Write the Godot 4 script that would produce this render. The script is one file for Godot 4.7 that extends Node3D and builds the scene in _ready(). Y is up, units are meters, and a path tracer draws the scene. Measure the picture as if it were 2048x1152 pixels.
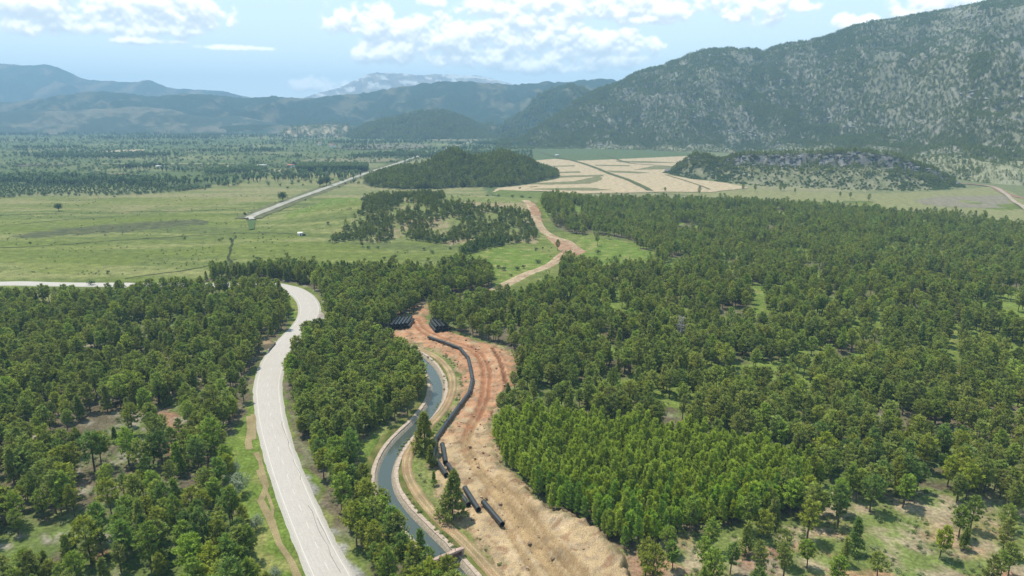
extends Node3D
# An aerial view over a pine forest: an asphalt road, an irrigation canal and a pipeline trench run towards a cultivated plain ringed by mountains.
# x is to the side, z runs towards the viewer, the ground by the canal lies at y = 0; lists of places are flat: x, z, x, z ...

const X0 := -330
const D0 := 90
const RW := 830
const RH := 750
var zone := PackedByteArray()
var block := PackedByteArray()
var nz := FastNoiseLite.new()
var cell := FastNoiseLite.new()
var rng := RandomNumberGenerator.new()
var M := {}
var used := {}
var canal := PackedVector2Array()
var far_meadow := PackedVector2Array()
var marsh := PackedVector2Array()
var dry_strip := PackedVector2Array()
var earth := PackedVector2Array()
var ruts: Array = []
var road_mid := PackedVector2Array()

func _ready() -> void:
	rng.seed = 7
	nz.seed = 3
	nz.frequency = 1.0
	nz.fractal_octaves = 3
	cell.seed = 5
	cell.frequency = 1.0
	cell.noise_type = FastNoiseLite.TYPE_CELLULAR
	cell.cellular_return_type = FastNoiseLite.RETURN_CELL_VALUE
	camera_and_light()
	materials()
	zones()
	ground()
	ranges()
	mountain()
	fields()
	road()
	canal_works()
	earthworks()
	crag()
	pipes()
	forest()
	plain_trees()
	buildings()
	small_things()

# ---------------------------------------------------------------- camera, sky, sun
func camera_and_light() -> void:
	var cam := Camera3D.new()
	cam.name = "camera"
	cam.fov = 45.76
	cam.near = 1.0
	cam.far = 40000.0
	add_child(cam)
	cam.position = Vector3(0, 100, 0)
	cam.rotation_degrees = Vector3(-14.42, 0, 0)
	cam.current = true
	var sun := DirectionalLight3D.new()
	sun.name = "sun"
	sun.light_energy = 1.5
	sun.light_color = Color(1.0, 0.96, 0.885)
	sun.light_angular_distance = 0.5
	sun.shadow_enabled = true
	sun.rotation_degrees = Vector3(-68, -122, 0)
	add_child(sun)
	var env := Environment.new()
	env.background_mode = Environment.BG_SKY
	var sky := Sky.new()
	var pan := PanoramaSkyMaterial.new()
	pan.panorama = sky_picture()
	sky.sky_material = pan
	env.sky = sky
	env.tonemap_mode = Environment.TONE_MAPPER_LINEAR
	env.tonemap_exposure = 1.5
	env.fog_enabled = true
	env.fog_density = 0.000145
	env.fog_light_color = Color(0.66, 0.84, 1.0)
	env.sdfgi_enabled = true
	env.ssao_enabled = true
	env.ssil_enabled = true
	var we := WorldEnvironment.new()
	we.name = "world"
	we.environment = env
	add_child(we)

# Cumulus banks: azimuth, elevation, half-width, half-height in degrees.
var blobs: Array = [-10.87,6.53,2.94,1.18,-8.78,6.21,2.10,0.92,-6.08,5.70,2.94,1.26,-3.72,5.54,2.94,1.26,-9.82,4.55,2.10,1.13,-11.37,4.16,1.05,0.59,-0.95,5.36,2.94,1.68,1.43,5.18,2.52,1.47,3.40,5.54,2.52,1.26,4.22,4.42,2.52,1.05,6.56,5.14,2.94,1.05,8.91,4.93,2.31,1.05,-2.55,3.86,4.62,0.59,3.04,3.55,5.04,0.59,7.78,3.94,3.78,0.55,1.42,6.83,2.52,0.63,-33.43,6.47,4.20,1.26,-30.34,6.54,3.78,1.26,-27.96,6.53,3.36,1.47,-25.44,6.84,2.94,1.47,-23.52,6.61,2.31,1.18,-34.38,5.50,3.36,0.63,-29.58,5.63,6.30,0.59,-24.92,5.71,2.52,0.50,17.37,6.98,1.18,0.50,18.42,7.18,1.26,0.92,19.64,7.23,0.92,1.05,19.86,6.74,1.01,0.42,21.91,7.42,1.26,0.38,24.94,6.14,1.01,0.46,25.74,6.16,0.92,0.38,30.33,7.00,2.52,0.67,29.20,6.70,1.47,0.46,31.70,7.36,2.52,0.84,-6.58,8.23,1.34,0.38,-0.94,7.74,3.36,0.67,2.97,8.09,6.30,0.76,8.79,7.83,6.30,0.92,12.58,7.56,3.78,0.76,10.74,6.90,2.52,0.42,-21.02,4.63,2.52,0.15,-27.09,4.88,2.31,0.25,-15.11,2.00,1.89,0.50]

func sky_picture() -> ImageTexture:
	var r := RandomNumberGenerator.new()
	r.seed = 21
	for c in 70:
		var low := c < 30
		var az := r.randf_range(42, 318)
		var el := r.randf_range(2.0, 9.0) if low else r.randf_range(12.0, 62.0)
		if not low and r.randf() < 0.3:
			az = r.randf_range(-42, 42)
		var s := 1.0 if low else r.randf_range(1.2, 2.4)
		for k in 5:
			blobs.append_array([az + r.randf_range(-4, 4) * s / cos(deg_to_rad(el)), el + r.randf_range(-0.5, 0.8) * s, r.randf_range(1.5, 3.2) * s, r.randf_range(0.7, 1.3) * s])
	var up := paint_sky(1024, 512, 0, 256)
	up.resize(4096, 1024, Image.INTERPOLATE_CUBIC)
	var low_rows := paint_sky(4096, 2048, 868, 1024)
	var im := Image.create(4096, 2048, false, Image.FORMAT_RGBF)
	im.fill(Color(0.16, 0.17, 0.13))
	im.blit_rect(up, Rect2i(0, 0, 4096, 870), Vector2i(0, 0))
	im.blit_rect(low_rows, Rect2i(0, 2, 4096, 154), Vector2i(0, 870))
	return ImageTexture.create_from_image(im)

func paint_sky(w: int, h: int, r0: int, r1: int) -> Image:
	var rows := r1 - r0
	var v := PackedFloat32Array()
	v.resize(w * rows)
	v.fill(-9.0)
	var step := 360.0 / w
	for i in range(0, blobs.size(), 4):
		var az: float = blobs[i]
		var el: float = blobs[i + 1]
		var ra: float = blobs[i + 2] * 1.35
		var re: float = blobs[i + 3] * 1.7
		var c := cos(deg_to_rad(el))
		var k0 := int(floor((90.0 - el - re) / step)) - r0
		var k1 := int(ceil((90.0 - el + re) / step)) - r0
		if k1 < 0 or k0 >= rows:
			continue
		var n := int(ceil(ra / c / step))
		var mid := int(round(az / step))
		for k in range(maxi(k0, 0), mini(k1 + 1, rows)):
			var dy := (90.0 - (k + r0 + 0.5) * step - el) / re
			dy = dy * 1.5 if dy < 0.0 else dy
			for j in range(mid - n, mid + n + 1):
				var dx := (j + 0.5 - az / step) * step * c / ra
				var q := 1.0 - dx * dx - dy * dy
				var at := k * w + posmod(j, w)
				if q > v[at]:
					v[at] = q
	var fb := FastNoiseLite.new()
	fb.seed = 11
	fb.frequency = 1.0
	fb.fractal_octaves = 5
	fb.fractal_gain = 0.55
	for k in rows:
		var el := deg_to_rad(90.0 - (k + r0 + 0.5) * step)
		for j in w:
			var at := k * w + j
			if v[at] > -0.9:
				var az := deg_to_rad((j + 0.5) * step)
				var n := fb.get_noise_3d(sin(az) * cos(el) * 26.0, sin(el) * 28.0, cos(az) * cos(el) * 26.0)
				v[at] += n * 1.25 - 0.12
	var out := PackedFloat32Array()
	out.resize(w * rows * 3)
	var lift := maxi(1, int(0.32 / step))
	for k in rows:
		var el := 90.0 - (k + r0 + 0.5) * step
		var t := pow(clampf(sin(deg_to_rad(maxf(el, 0.0))), 0, 1), 0.42)
		var c0 := Vector3(1.0, 1.08, 1.06).lerp(Vector3(0.15, 0.40, 0.58), t)
		var veil := clampf(1.0 - el / 5.0, 0.0, 1.0) * 0.45
		for j in w:
			var at := k * w + j
			var c := c0
			if v[at] > 0.0:
				var f := v[at]
				var above := v[at - lift * w] if k >= lift else f
				var a := smoothstep(0.0, 0.55, f) * (1.0 - veil)
				var over := v[at - 3 * lift * w] if k >= 3 * lift else f
				var lit := 0.55 * smoothstep(-0.25, 0.4, f - maxf(above, -0.6)) + 0.45 * smoothstep(-0.5, 0.8, f - maxf(over, -0.6))
				var tone := Vector3(0.60, 0.66, 0.71).lerp(Vector3(1.32, 1.28, 1.2), lit)
				c = c0.lerp(tone, a * 0.96)
			out[at * 3] = c.x
			out[at * 3 + 1] = c.y
			out[at * 3 + 2] = c.z
	return Image.create_from_data(w, rows, false, Image.FORMAT_RGBF, out.to_byte_array())

# ---------------------------------------------------------------- helpers
func called(n: String) -> String:
	if not used.has(n):
		used[n] = 0
		return n
	used[n] += 1
	return "%s_%03d" % [n, used[n]]

func tag(o: Node, label: String, category: String, group := "") -> void:
	o.set_meta("label", label)
	o.set_meta("category", category)
	if group:
		o.set_meta("group", group)

func thing(n: String, at: Vector3, label: String, category: String, group := "") -> Node3D:
	var o := Node3D.new()
	o.name = called(n)
	add_child(o)
	o.position = at
	tag(o, label, category, group)
	return o

func part(n: String, mesh: Mesh, mat: Material, parent: Node) -> MeshInstance3D:
	var o := MeshInstance3D.new()
	o.name = n
	o.mesh = mesh
	if mat:
		o.material_override = mat
	parent.add_child(o, true)
	return o

func structure(n: String, mesh: Mesh, mat: Material) -> MeshInstance3D:
	var o := part(called(n), mesh, mat, self)
	o.set_meta("kind", "structure")
	return o

func stuff(n: String, mesh: Mesh, buf: PackedFloat32Array, label: String, category: String) -> void:
	if buf.is_empty():
		return
	var mm := MultiMesh.new()
	mm.transform_format = MultiMesh.TRANSFORM_3D
	mm.use_colors = true
	mm.mesh = mesh
	mm.instance_count = buf.size() / 16
	mm.buffer = buf
	var o := MultiMeshInstance3D.new()
	o.name = called(n)
	o.multimesh = mm
	add_child(o)
	o.set_meta("kind", "stuff")
	tag(o, label, category)

func put(buf: PackedFloat32Array, at: Vector3, s: Vector3, turn: float, c: Color) -> void:
	var co := cos(turn)
	var si := sin(turn)
	buf.append_array([co * s.x, 0.0, si * s.z, at.x, 0.0, s.y, 0.0, at.y, -si * s.x, 0.0, co * s.z, at.z, c.r, c.g, c.b, 1.0])

func pts(a: Array) -> PackedVector2Array:
	var o := PackedVector2Array()
	for i in range(0, a.size(), 2):
		o.append(Vector2(a[i], a[i + 1]))
	return o

# A Catmull-Rom line through the points, sampled about every step metres.
func smooth(p: PackedVector2Array, step := 2.0) -> PackedVector2Array:
	var o := PackedVector2Array()
	for i in p.size() - 1:
		var a := p[maxi(i - 1, 0)]
		var d := p[mini(i + 2, p.size() - 1)]
		var n := maxi(1, int(p[i].distance_to(p[i + 1]) / step))
		for k in n:
			o.append(p[i].cubic_interpolate(p[i + 1], a, d, float(k) / n))
	o.append(p[p.size() - 1])
	return o

func side(p: PackedVector2Array, i: int) -> Vector2:
	var t := (p[mini(i + 1, p.size() - 1)] - p[maxi(i - 1, 0)]).normalized()
	return Vector2(-t.y, t.x)

func away(p: Vector2, line: PackedVector2Array) -> float:
	var best := 1e9
	for i in line.size() - 1:
		best = minf(best, p.distance_squared_to(Geometry2D.get_closest_point_to_segment(p, line[i], line[i + 1])))
	return sqrt(best)

func mat(n: String, c: Color, rough := 0.9, tex: Texture2D = null, scale := 1.0, bump := 0.0) -> StandardMaterial3D:
	var m := StandardMaterial3D.new()
	m.resource_name = n
	m.albedo_color = c.linear_to_srgb()
	m.roughness = rough
	m.metallic_specular = 0.3
	if tex:
		m.albedo_texture = tex
		m.uv1_scale = Vector3.ONE * scale
		if bump > 0.0:
			m.heightmap_enabled = true
			m.heightmap_texture = tex
			m.heightmap_scale = bump
	M[n] = m
	return m

func grain(seed_: int, freq: float, lo: float, hi: float, oct := 5, size := 512) -> NoiseTexture2D:
	var f := FastNoiseLite.new()
	f.seed = seed_
	f.frequency = freq
	f.fractal_octaves = oct
	f.fractal_gain = 0.62
	var g := Gradient.new()
	g.set_color(0, Color(lo, lo, lo))
	g.set_color(1, Color(hi, hi, hi))
	var t := NoiseTexture2D.new()
	t.width = size
	t.height = size
	t.seamless = true
	t.noise = f
	t.color_ramp = g
	return t

func tinted(m: StandardMaterial3D) -> void:
	m.vertex_color_use_as_albedo = true

func materials() -> void:
	var fine := grain(1, 0.03, 0.62, 1.0)
	var coarse := grain(2, 0.02, 0.74, 1.0, 4)
	var speck := grain(4, 0.09, 0.78, 1.0, 3)
	for a in [["ground", 0.045, 12.0], ["soil", 0.16, 4.0]]:
		var m := mat(a[0], Color.WHITE, 0.95, fine, a[1], a[2])
		m.detail_enabled = true
		m.detail_blend_mode = BaseMaterial3D.BLEND_MODE_MUL
		m.detail_uv_layer = BaseMaterial3D.DETAIL_UV_2
		m.detail_albedo = coarse
		m.uv2_scale = Vector3.ONE * 0.011
		m.metallic_specular = 0.1
		tinted(m)
	var h := mat("hill", Color.WHITE, 0.95, fine, 0.006)
	h.metallic_specular = 0.0
	tinted(h)
	var faint := grain(6, 0.02, 0.93, 1.0, 5)
	mat("asphalt", Color(0.40, 0.37, 0.352), 0.85, faint, 0.09)
	var a: StandardMaterial3D = M.asphalt
	a.detail_enabled = true
	a.detail_blend_mode = BaseMaterial3D.BLEND_MODE_MUL
	a.detail_uv_layer = BaseMaterial3D.DETAIL_UV_2
	a.detail_albedo = grain(9, 0.02, 0.9, 1.0, 4)
	a.uv2_scale = Vector3(0.35, 0.013, 1)
	mat("patch", Color(0.36, 0.335, 0.32), 0.85, faint, 0.09)
	var sl := mat("slope", Color.WHITE, 0.95, grain(8, 0.06, 0.72, 1.0, 4), 0.011)
	sl.metallic_specular = 0.0
	tinted(sl)
	mat("paint", Color(0.56, 0.53, 0.505), 0.7, speck, 0.5)
	mat("tar", Color(0.13, 0.12, 0.115), 0.7)
	mat("gravel", Color(0.48, 0.455, 0.42), 0.95, fine, 0.25, 8.0)
	mat("concrete", Color(0.50, 0.40, 0.33), 0.9, fine, 0.12, 2.0)
	mat("lining", Color(0.36, 0.31, 0.25), 0.8, fine, 0.1, 1.0)
	mat("pink_concrete", Color(0.52, 0.37, 0.32), 0.85, fine, 0.4)
	mat("red_steel", Color(0.16, 0.09, 0.075), 0.6, speck, 0.5)
	mat("dark_steel", Color(0.05, 0.05, 0.055), 0.5)
	mat("white_wall", Color(0.78, 0.76, 0.72), 0.8, speck, 0.3)
	mat("red_roof", Color(0.36, 0.15, 0.10), 0.85, speck, 0.4)
	mat("grey_roof", Color(0.45, 0.45, 0.45), 0.7, speck, 0.4)
	mat("window_dark", Color(0.04, 0.05, 0.06), 0.15)
	var wt := mat("water", Color(0.05, 0.062, 0.055), 0.06)
	wt.metallic_specular = 0.5
	var rip := NoiseTexture2D.new()
	var rf := FastNoiseLite.new()
	rf.frequency = 0.03
	rip.noise = rf
	rip.seamless = true
	rip.as_normal_map = true
	rip.bump_strength = 2.0
	wt.normal_enabled = true
	wt.normal_texture = rip
	wt.normal_scale = 0.25
	wt.uv1_scale = Vector3.ONE * 0.15
	var pd := mat("pond", Color(0.06, 0.09, 0.035), 0.9)
	pd.metallic_specular = 0.05
	var pl := mat("polyethylene", Color(0.022, 0.023, 0.025), 0.38, speck, 0.6)
	pl.metallic_specular = 0.55
	mat("bark", Color(0.10, 0.075, 0.06), 0.95)
	tinted(M.bark)
	mat("dead_wood", Color(0.34, 0.31, 0.30), 0.9)
	for n in ["needles", "leaves"]:
		var m := mat(n, Color.WHITE, 0.75)
		m.metallic_specular = 0.25
		m.backlight_enabled = true
		m.backlight = Color(0.80, 0.83, 0.5) if n == "needles" else Color(0.75, 0.8, 0.55)
		m.cull_mode = BaseMaterial3D.CULL_DISABLED
		tinted(m)
	var rk := mat("rock", Color.WHITE, 0.9, fine, 0.05)
	rk.uv1_triplanar = true
	rk.uv1_world_triplanar = true
	tinted(rk)

func lay(v: PackedVector3Array, idx: PackedInt32Array, uv: PackedVector2Array, col: PackedColorArray, nrm := PackedVector3Array()) -> ArrayMesh:
	if nrm.is_empty():
		nrm.resize(v.size())
		for i in range(0, idx.size(), 3):
			var n := (v[idx[i + 2]] - v[idx[i]]).cross(v[idx[i + 1]] - v[idx[i]])
			nrm[idx[i]] += n
			nrm[idx[i + 1]] += n
			nrm[idx[i + 2]] += n
		for i in nrm.size():
			nrm[i] = nrm[i].normalized() if nrm[i].length_squared() > 0.0 else Vector3.UP
	var a := []
	a.resize(Mesh.ARRAY_MAX)
	a[Mesh.ARRAY_VERTEX] = v
	a[Mesh.ARRAY_INDEX] = idx
	a[Mesh.ARRAY_NORMAL] = nrm
	if uv.size():
		a[Mesh.ARRAY_TEX_UV] = uv
		a[Mesh.ARRAY_TEX_UV2] = uv
	if col.size():
		a[Mesh.ARRAY_COLOR] = col
	var m := ArrayMesh.new()
	m.add_surface_from_arrays(Mesh.PRIMITIVE_TRIANGLES, a)
	return m

func quads(cols: int, rows: int) -> PackedInt32Array:
	var idx := PackedInt32Array()
	idx.resize((cols - 1) * (rows - 1) * 6)
	var n := 0
	for r in rows - 1:
		for c in cols - 1:
			var a := r * cols + c
			idx[n] = a
			idx[n + 1] = a + cols
			idx[n + 2] = a + 1
			idx[n + 3] = a + 1
			idx[n + 4] = a + cols
			idx[n + 5] = a + cols + 1
			n += 6
	return idx

# A ribbon along a line: offsets across it, a height above the ground for each.
func ribbon(line: PackedVector2Array, offs: Array, ups: Array, follow := true, jag := 0.0) -> ArrayMesh:
	var v := PackedVector3Array()
	var uv := PackedVector2Array()
	var run := 0.0
	for i in line.size():
		if i > 0:
			run += line[i].distance_to(line[i - 1])
		var s := side(line, i)
		for k in offs.size():
			var o: float = offs[k]
			if jag > 0.0 and (k == 0 or k == offs.size() - 1):
				o += jag * nz.get_noise_2d(run * 0.21, k * 40.0)
			var p := line[i] + s * o
			v.append(Vector3(p.x, (land(p.x, p.y) if follow else 0.0) + ups[k], p.y))
			uv.append(Vector2(o, run))
	var idx := quads(offs.size(), line.size())
	var m := lay(v, idx, uv, PackedColorArray())
	return m

# ---------------------------------------------------------------- the lie of the land
func bump(x: float, z: float, cx: float, cz: float, rx: float, rz: float, h: float) -> float:
	var q := 1.0 - pow((x - cx) / rx, 2) - pow((z - cz) / rz, 2)
	return h * q * q * (3.0 - 2.0 * q) if q > 0.0 else 0.0

func land(x: float, z: float) -> float:
	var d := -z
	var y := 0.0
	if d < 1500.0:
		y += bump(x, z, -60, -690, 190, 130, 13.0)
		y += (bump(x, z, -48, -1095, 105, 170, 22.0) + bump(x, z, -130, -1040, 100, 140, 14.0) + bump(x, z, 5, -1130, 80, 130, 11.0)) * (1.0 + 0.45 * nz.get_noise_2d(x * 0.012, z * 0.012))
		if d < 850.0:
			var far_off := maxf(smoothstep(70, 150, absf(x + 45.0)), smoothstep(330, 420, d)) * (1.0 - smoothstep(720, 850, d))
			if far_off > 0.0:
				y += nz.get_noise_2d(x * 0.008, z * 0.008) * 2.6 * far_off * (1.0 if x > -20.0 else 0.45)
	return y

func fill(poly: Array, code: int, shut := false) -> void:
	var p := pts(poly)
	var lo := 1e9
	var hi := -1e9
	for q in p:
		lo = minf(lo, -q.y)
		hi = maxf(hi, -q.y)
	for r in range(maxi(0, int(lo) - D0), mini(RH, int(hi) - D0 + 1)):
		var z := -(r + D0 + 0.5)
		var xs := []
		for i in p.size():
			var a := p[i]
			var b := p[(i + 1) % p.size()]
			if (a.y > z) != (b.y > z):
				xs.append(a.x + (z - a.y) / (b.y - a.y) * (b.x - a.x))
		xs.sort()
		for k in range(0, xs.size() - 1, 2):
			for c in range(maxi(0, int(ceil(xs[k] - X0))), mini(RW, int(xs[k + 1] - X0) + 1)):
				if code >= 0:
					zone[r * RW + c] = code
				if shut:
					block[r * RW + c] = 1

func stamp(line: PackedVector2Array, radius: float, code := -1) -> void:
	for p in smooth(line, 1.0):
		for dz in range(-int(radius), int(radius) + 1):
			for dx in range(-int(radius), int(radius) + 1):
				if dx * dx + dz * dz <= radius * radius:
					var c := int(p.x) - X0 + dx
					var r := int(-p.y) - D0 + dz
					if c >= 0 and r >= 0 and c < RW and r < RH:
						block[r * RW + c] = 1
						if code >= 0:
							zone[r * RW + c] = code

func zone_at(x: float, z: float) -> int:
	var c := int(x) - X0
	var r := int(-z) - D0
	return zone[r * RW + c] if c >= 0 and r >= 0 and c < RW and r < RH else 0

func shut_at(x: float, z: float) -> bool:
	var c := int(x) - X0
	var r := int(-z) - D0
	return block[r * RW + c] == 1 if c >= 0 and r >= 0 and c < RW and r < RH else false

# Zones: 0 meadow, 1 forest floor, 2 lush grass, 3 gravel, 4 tan soil, 5 red soil, 6 open wood floor, 7 marsh, 8 dry knoll grass
var road_l: Array = [-40.7,-123.5,-44.8,-131.3,-50.0,-140.6,-57.8,-155.1,-66.9,-172.3,-75.6,-189.9,-84.3,-208.6,-91.0,-224.8,-96.3,-238.9,-99.9,-251.5,-103.0,-265.3,-104.8,-279.4,-105.3,-290.6,-105.8,-301.3,-105.6,-311.9,-107.0,-325.0,-109.7,-338.1,-114.2,-352.3,-119.3,-363.4,-125.9,-374.1,-131.8,-380.8,-138.3,-385.4,-144.7,-388.9,-169.8,-391.3,-214.8,-392.5,-260.1,-393.7,-304.7,-393.7,-340.4,-393.7]
var road_r: Array = [-31.1,-123.5,-35.8,-131.3,-41.8,-141.2,-49.5,-155.1,-56.9,-169.1,-64.9,-185.2,-75.5,-208.6,-81.9,-224.8,-87.1,-238.9,-90.7,-251.5,-93.8,-265.3,-95.0,-279.4,-95.6,-292.0,-95.8,-302.8,-96.5,-314.3,-98.0,-328.4,-100.6,-342.7,-105.7,-357.2,-112.3,-370.8,-120.7,-383.1,-128.2,-390.7,-135.9,-396.1,-142.9,-399.2,-148.5,-399.8,-173.8,-401.0,-219.5,-401.7,-265.0,-401.7,-310.1,-401.0,-346.4,-401.0]
var canal_mid: Array = [-70.2,-299.8,-60.2,-295.5,-52.2,-288.6,-45.4,-280.7,-39.4,-272.5,-33.8,-261.3,-30.2,-250.4,-28.1,-240.3,-27.5,-229.6,-28.4,-220.9,-30.1,-212.5,-33.1,-203.1,-35.7,-193.8,-36.8,-184.3,-36.3,-175.0,-33.7,-165.8,-29.0,-156.9,-23.4,-148.8,-18.6,-142.1,-13.5,-134.7,-10.4,-129.9,-3.5,-119.1]
var track_mid: Array = [-60.2,-295.5,-52.5,-290.6,-43.8,-284.6,-36.4,-277.5,-29.5,-267.1,-24.6,-254.1,-22.5,-241.3,-22.5,-229.6,-24.0,-218.0,-27.3,-206.4,-30.2,-195.8,-31.2,-184.9,-29.9,-175.8,-26.9,-167.8,-22.5,-159.4,-17.8,-152.0,-12.6,-145.1,-7.4,-137.1,-4.1,-131.6,1.7,-121.3]
var earth_edge: Array = [-45.8,-358.3,-49.4,-342.7,-52.4,-327.5,-54.2,-315.1,-57.3,-302.8,-56.0,-292.7,-50.2,-290.0,-40.7,-285.9,-33.4,-280.0,-26.7,-270.7,-21.4,-255.8,-19.0,-242.3,-19.4,-227.4,-21.2,-214.8,-23.7,-202.7,-24.2,-193.1,-23.8,-183.7,-22.2,-175.0,-20.7,-165.8,-17.7,-160.1,-13.9,-153.9,-10.9,-147.5,-5.7,-138.2,-2.1,-132.0,3.7,-120.5,30.7,-120.5,26.3,-129.9,25.8,-136.9,24.0,-142.5,20.5,-148.6,16.1,-153.9,12.3,-155.5,9.6,-156.4,6.8,-160.9,3.6,-169.6,0.9,-175.0,-2.1,-180.7,-4.1,-189.9,-5.8,-199.9,-6.4,-210.9,-5.6,-218.9,-3.8,-226.1,-1.1,-232.8,1.5,-243.8,2.8,-256.9,1.7,-271.3,-2.6,-282.6,-8.7,-288.6,-16.8,-293.4,-21.7,-299.8,-27.9,-304.3,-34.3,-310.4,-40.3,-316.7,-43.1,-329.2,-43.6,-344.6,-41.2,-356.2]
var far_track: Array = [-44.1,-358.3,-36.9,-362.4,-26.3,-368.7,-14.1,-378.5,-5.6,-392.5,5.0,-413.9,16.6,-433.4,25.7,-451.4,36.3,-481.3,45.4,-503.5,46.1,-534.0,35.8,-561.1,26.6,-588.3,20.4,-626.9,17.8,-670.6,13.4,-701.9]
var wood_left: Array = [-133.1,-106.0,-43.4,-106.0,-54.8,-131.3,-62.9,-145.5,-69.4,-157.3,-77.5,-175.0,-83.8,-186.7,-89.5,-194.8,-90.4,-212.9,-93.6,-227.4,-100.6,-246.3,-103.9,-258.0,-104.7,-267.1,-105.6,-278.7,-105.9,-289.3,-106.5,-297.7,-108.1,-312.7,-110.8,-329.2,-115.6,-344.6,-124.1,-361.3,-133.9,-370.8,-150.7,-379.6,-179.0,-378.5,-203.1,-369.7,-238.7,-359.3,-322.4,-361.3]
var wood_mid: Array = [-108.6,-373.0,-97.7,-347.4,-91.6,-325.0,-86.8,-310.4,-89.9,-299.8,-92.2,-285.9,-91.5,-271.3,-88.2,-254.1,-81.7,-231.9,-75.3,-214.8,-67.2,-196.5,-60.3,-180.7,-52.2,-165.8,-46.4,-155.1,-40.2,-144.9,-35.3,-137.8,-30.8,-129.9,-20.0,-106.0,-1.3,-106.0,-13.7,-129.9,-19.4,-138.7,-24.7,-146.5,-30.2,-153.9,-34.7,-160.9,-37.8,-165.8,-41.3,-175.0,-45.6,-188.3,-45.7,-195.8,-42.2,-204.2,-37.2,-208.6,-33.1,-217.2,-31.4,-226.1,-32.3,-240.3,-35.1,-254.1,-41.1,-267.1,-47.4,-275.0,-53.7,-282.0,-57.8,-292.7,-60.5,-305.0,-55.7,-325.0,-49.7,-344.6,-46.0,-358.3,-42.6,-364.4,-9.8,-378.5,-11.8,-402.3,-53.3,-406.1,-80.6,-404.8,-114.3,-393.7]
var wood_back: Array = [-197.3,-406.1,-170.8,-408.7,-149.8,-406.1,-131.0,-399.8,-118.5,-387.7,-106.6,-370.8,-95.6,-390.1,-68.0,-402.3,-37.9,-404.8,-11.8,-401.0,-14.4,-436.3,-21.7,-451.4,-36.9,-451.4,-40.6,-436.3,-55.3,-422.1,-83.9,-422.1,-117.1,-427.6,-156.2,-429.1,-180.3,-424.8,-188.8,-411.3]
var wood_right: Array = [-41.7,-356.2,-42.6,-344.6,-40.2,-320.0,-28.1,-307.3,-15.8,-296.2,-2.0,-285.9,3.0,-271.3,4.0,-255.8,2.3,-242.3,-0.7,-229.6,-4.2,-220.9,-5.4,-210.9,12.7,-209.0,52.2,-199.9,80.8,-186.7,86.5,-172.3,60.3,-152.8,86.7,-155.1,163.3,-162.1,550.4,-568.3,436.6,-568.3,439.3,-635.8,420.7,-651.1,357.9,-720.6,296.0,-752.5,183.3,-791.8,61.5,-791.8,53.0,-752.5,26.3,-701.9,28.6,-635.8,38.1,-598.9,57.3,-568.3,84.7,-554.1,95.6,-540.5,96.1,-503.5,105.5,-494.0,103.6,-467.6,86.9,-443.7,56.8,-429.1,35.9,-451.4,26.3,-396.1,11.5,-368.7,-2.4,-356.2,-15.7,-350.3,-33.1,-350.3]
var plantation: Array = [-5.3,-208.6,-5.3,-193.1,-1.7,-179.3,2.9,-167.0,7.3,-158.7,12.9,-154.2,17.8,-151.8,22.6,-145.5,25.9,-139.7,32.8,-141.6,42.5,-147.5,55.5,-149.6,67.9,-152.8,83.7,-165.8,87.7,-175.0,80.2,-185.2,52.0,-199.2,12.6,-207.9]
var wood_open: Array = [27.0,-138.7,33.7,-140.6,43.5,-146.5,56.4,-148.6,68.8,-151.8,84.5,-164.5,105.4,-165.8,166.6,-165.8,122.0,-106.0,28.6,-106.0,27.7,-129.9]
var knoll_wood: Array = [-145.5,-588.3,-141.7,-677.3,-161.6,-728.3,-135.3,-825.3,-107.6,-845.7,-80.4,-760.9,-61.9,-677.3,-30.7,-651.1,16.7,-626.9,22.2,-588.3,18.3,-534.0,6.4,-540.5,-9.3,-519.3,-26.1,-549.5,-48.0,-519.3,-77.9,-540.5,-104.4,-531.9,-130.2,-540.5,-142.9,-527.6]

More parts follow.
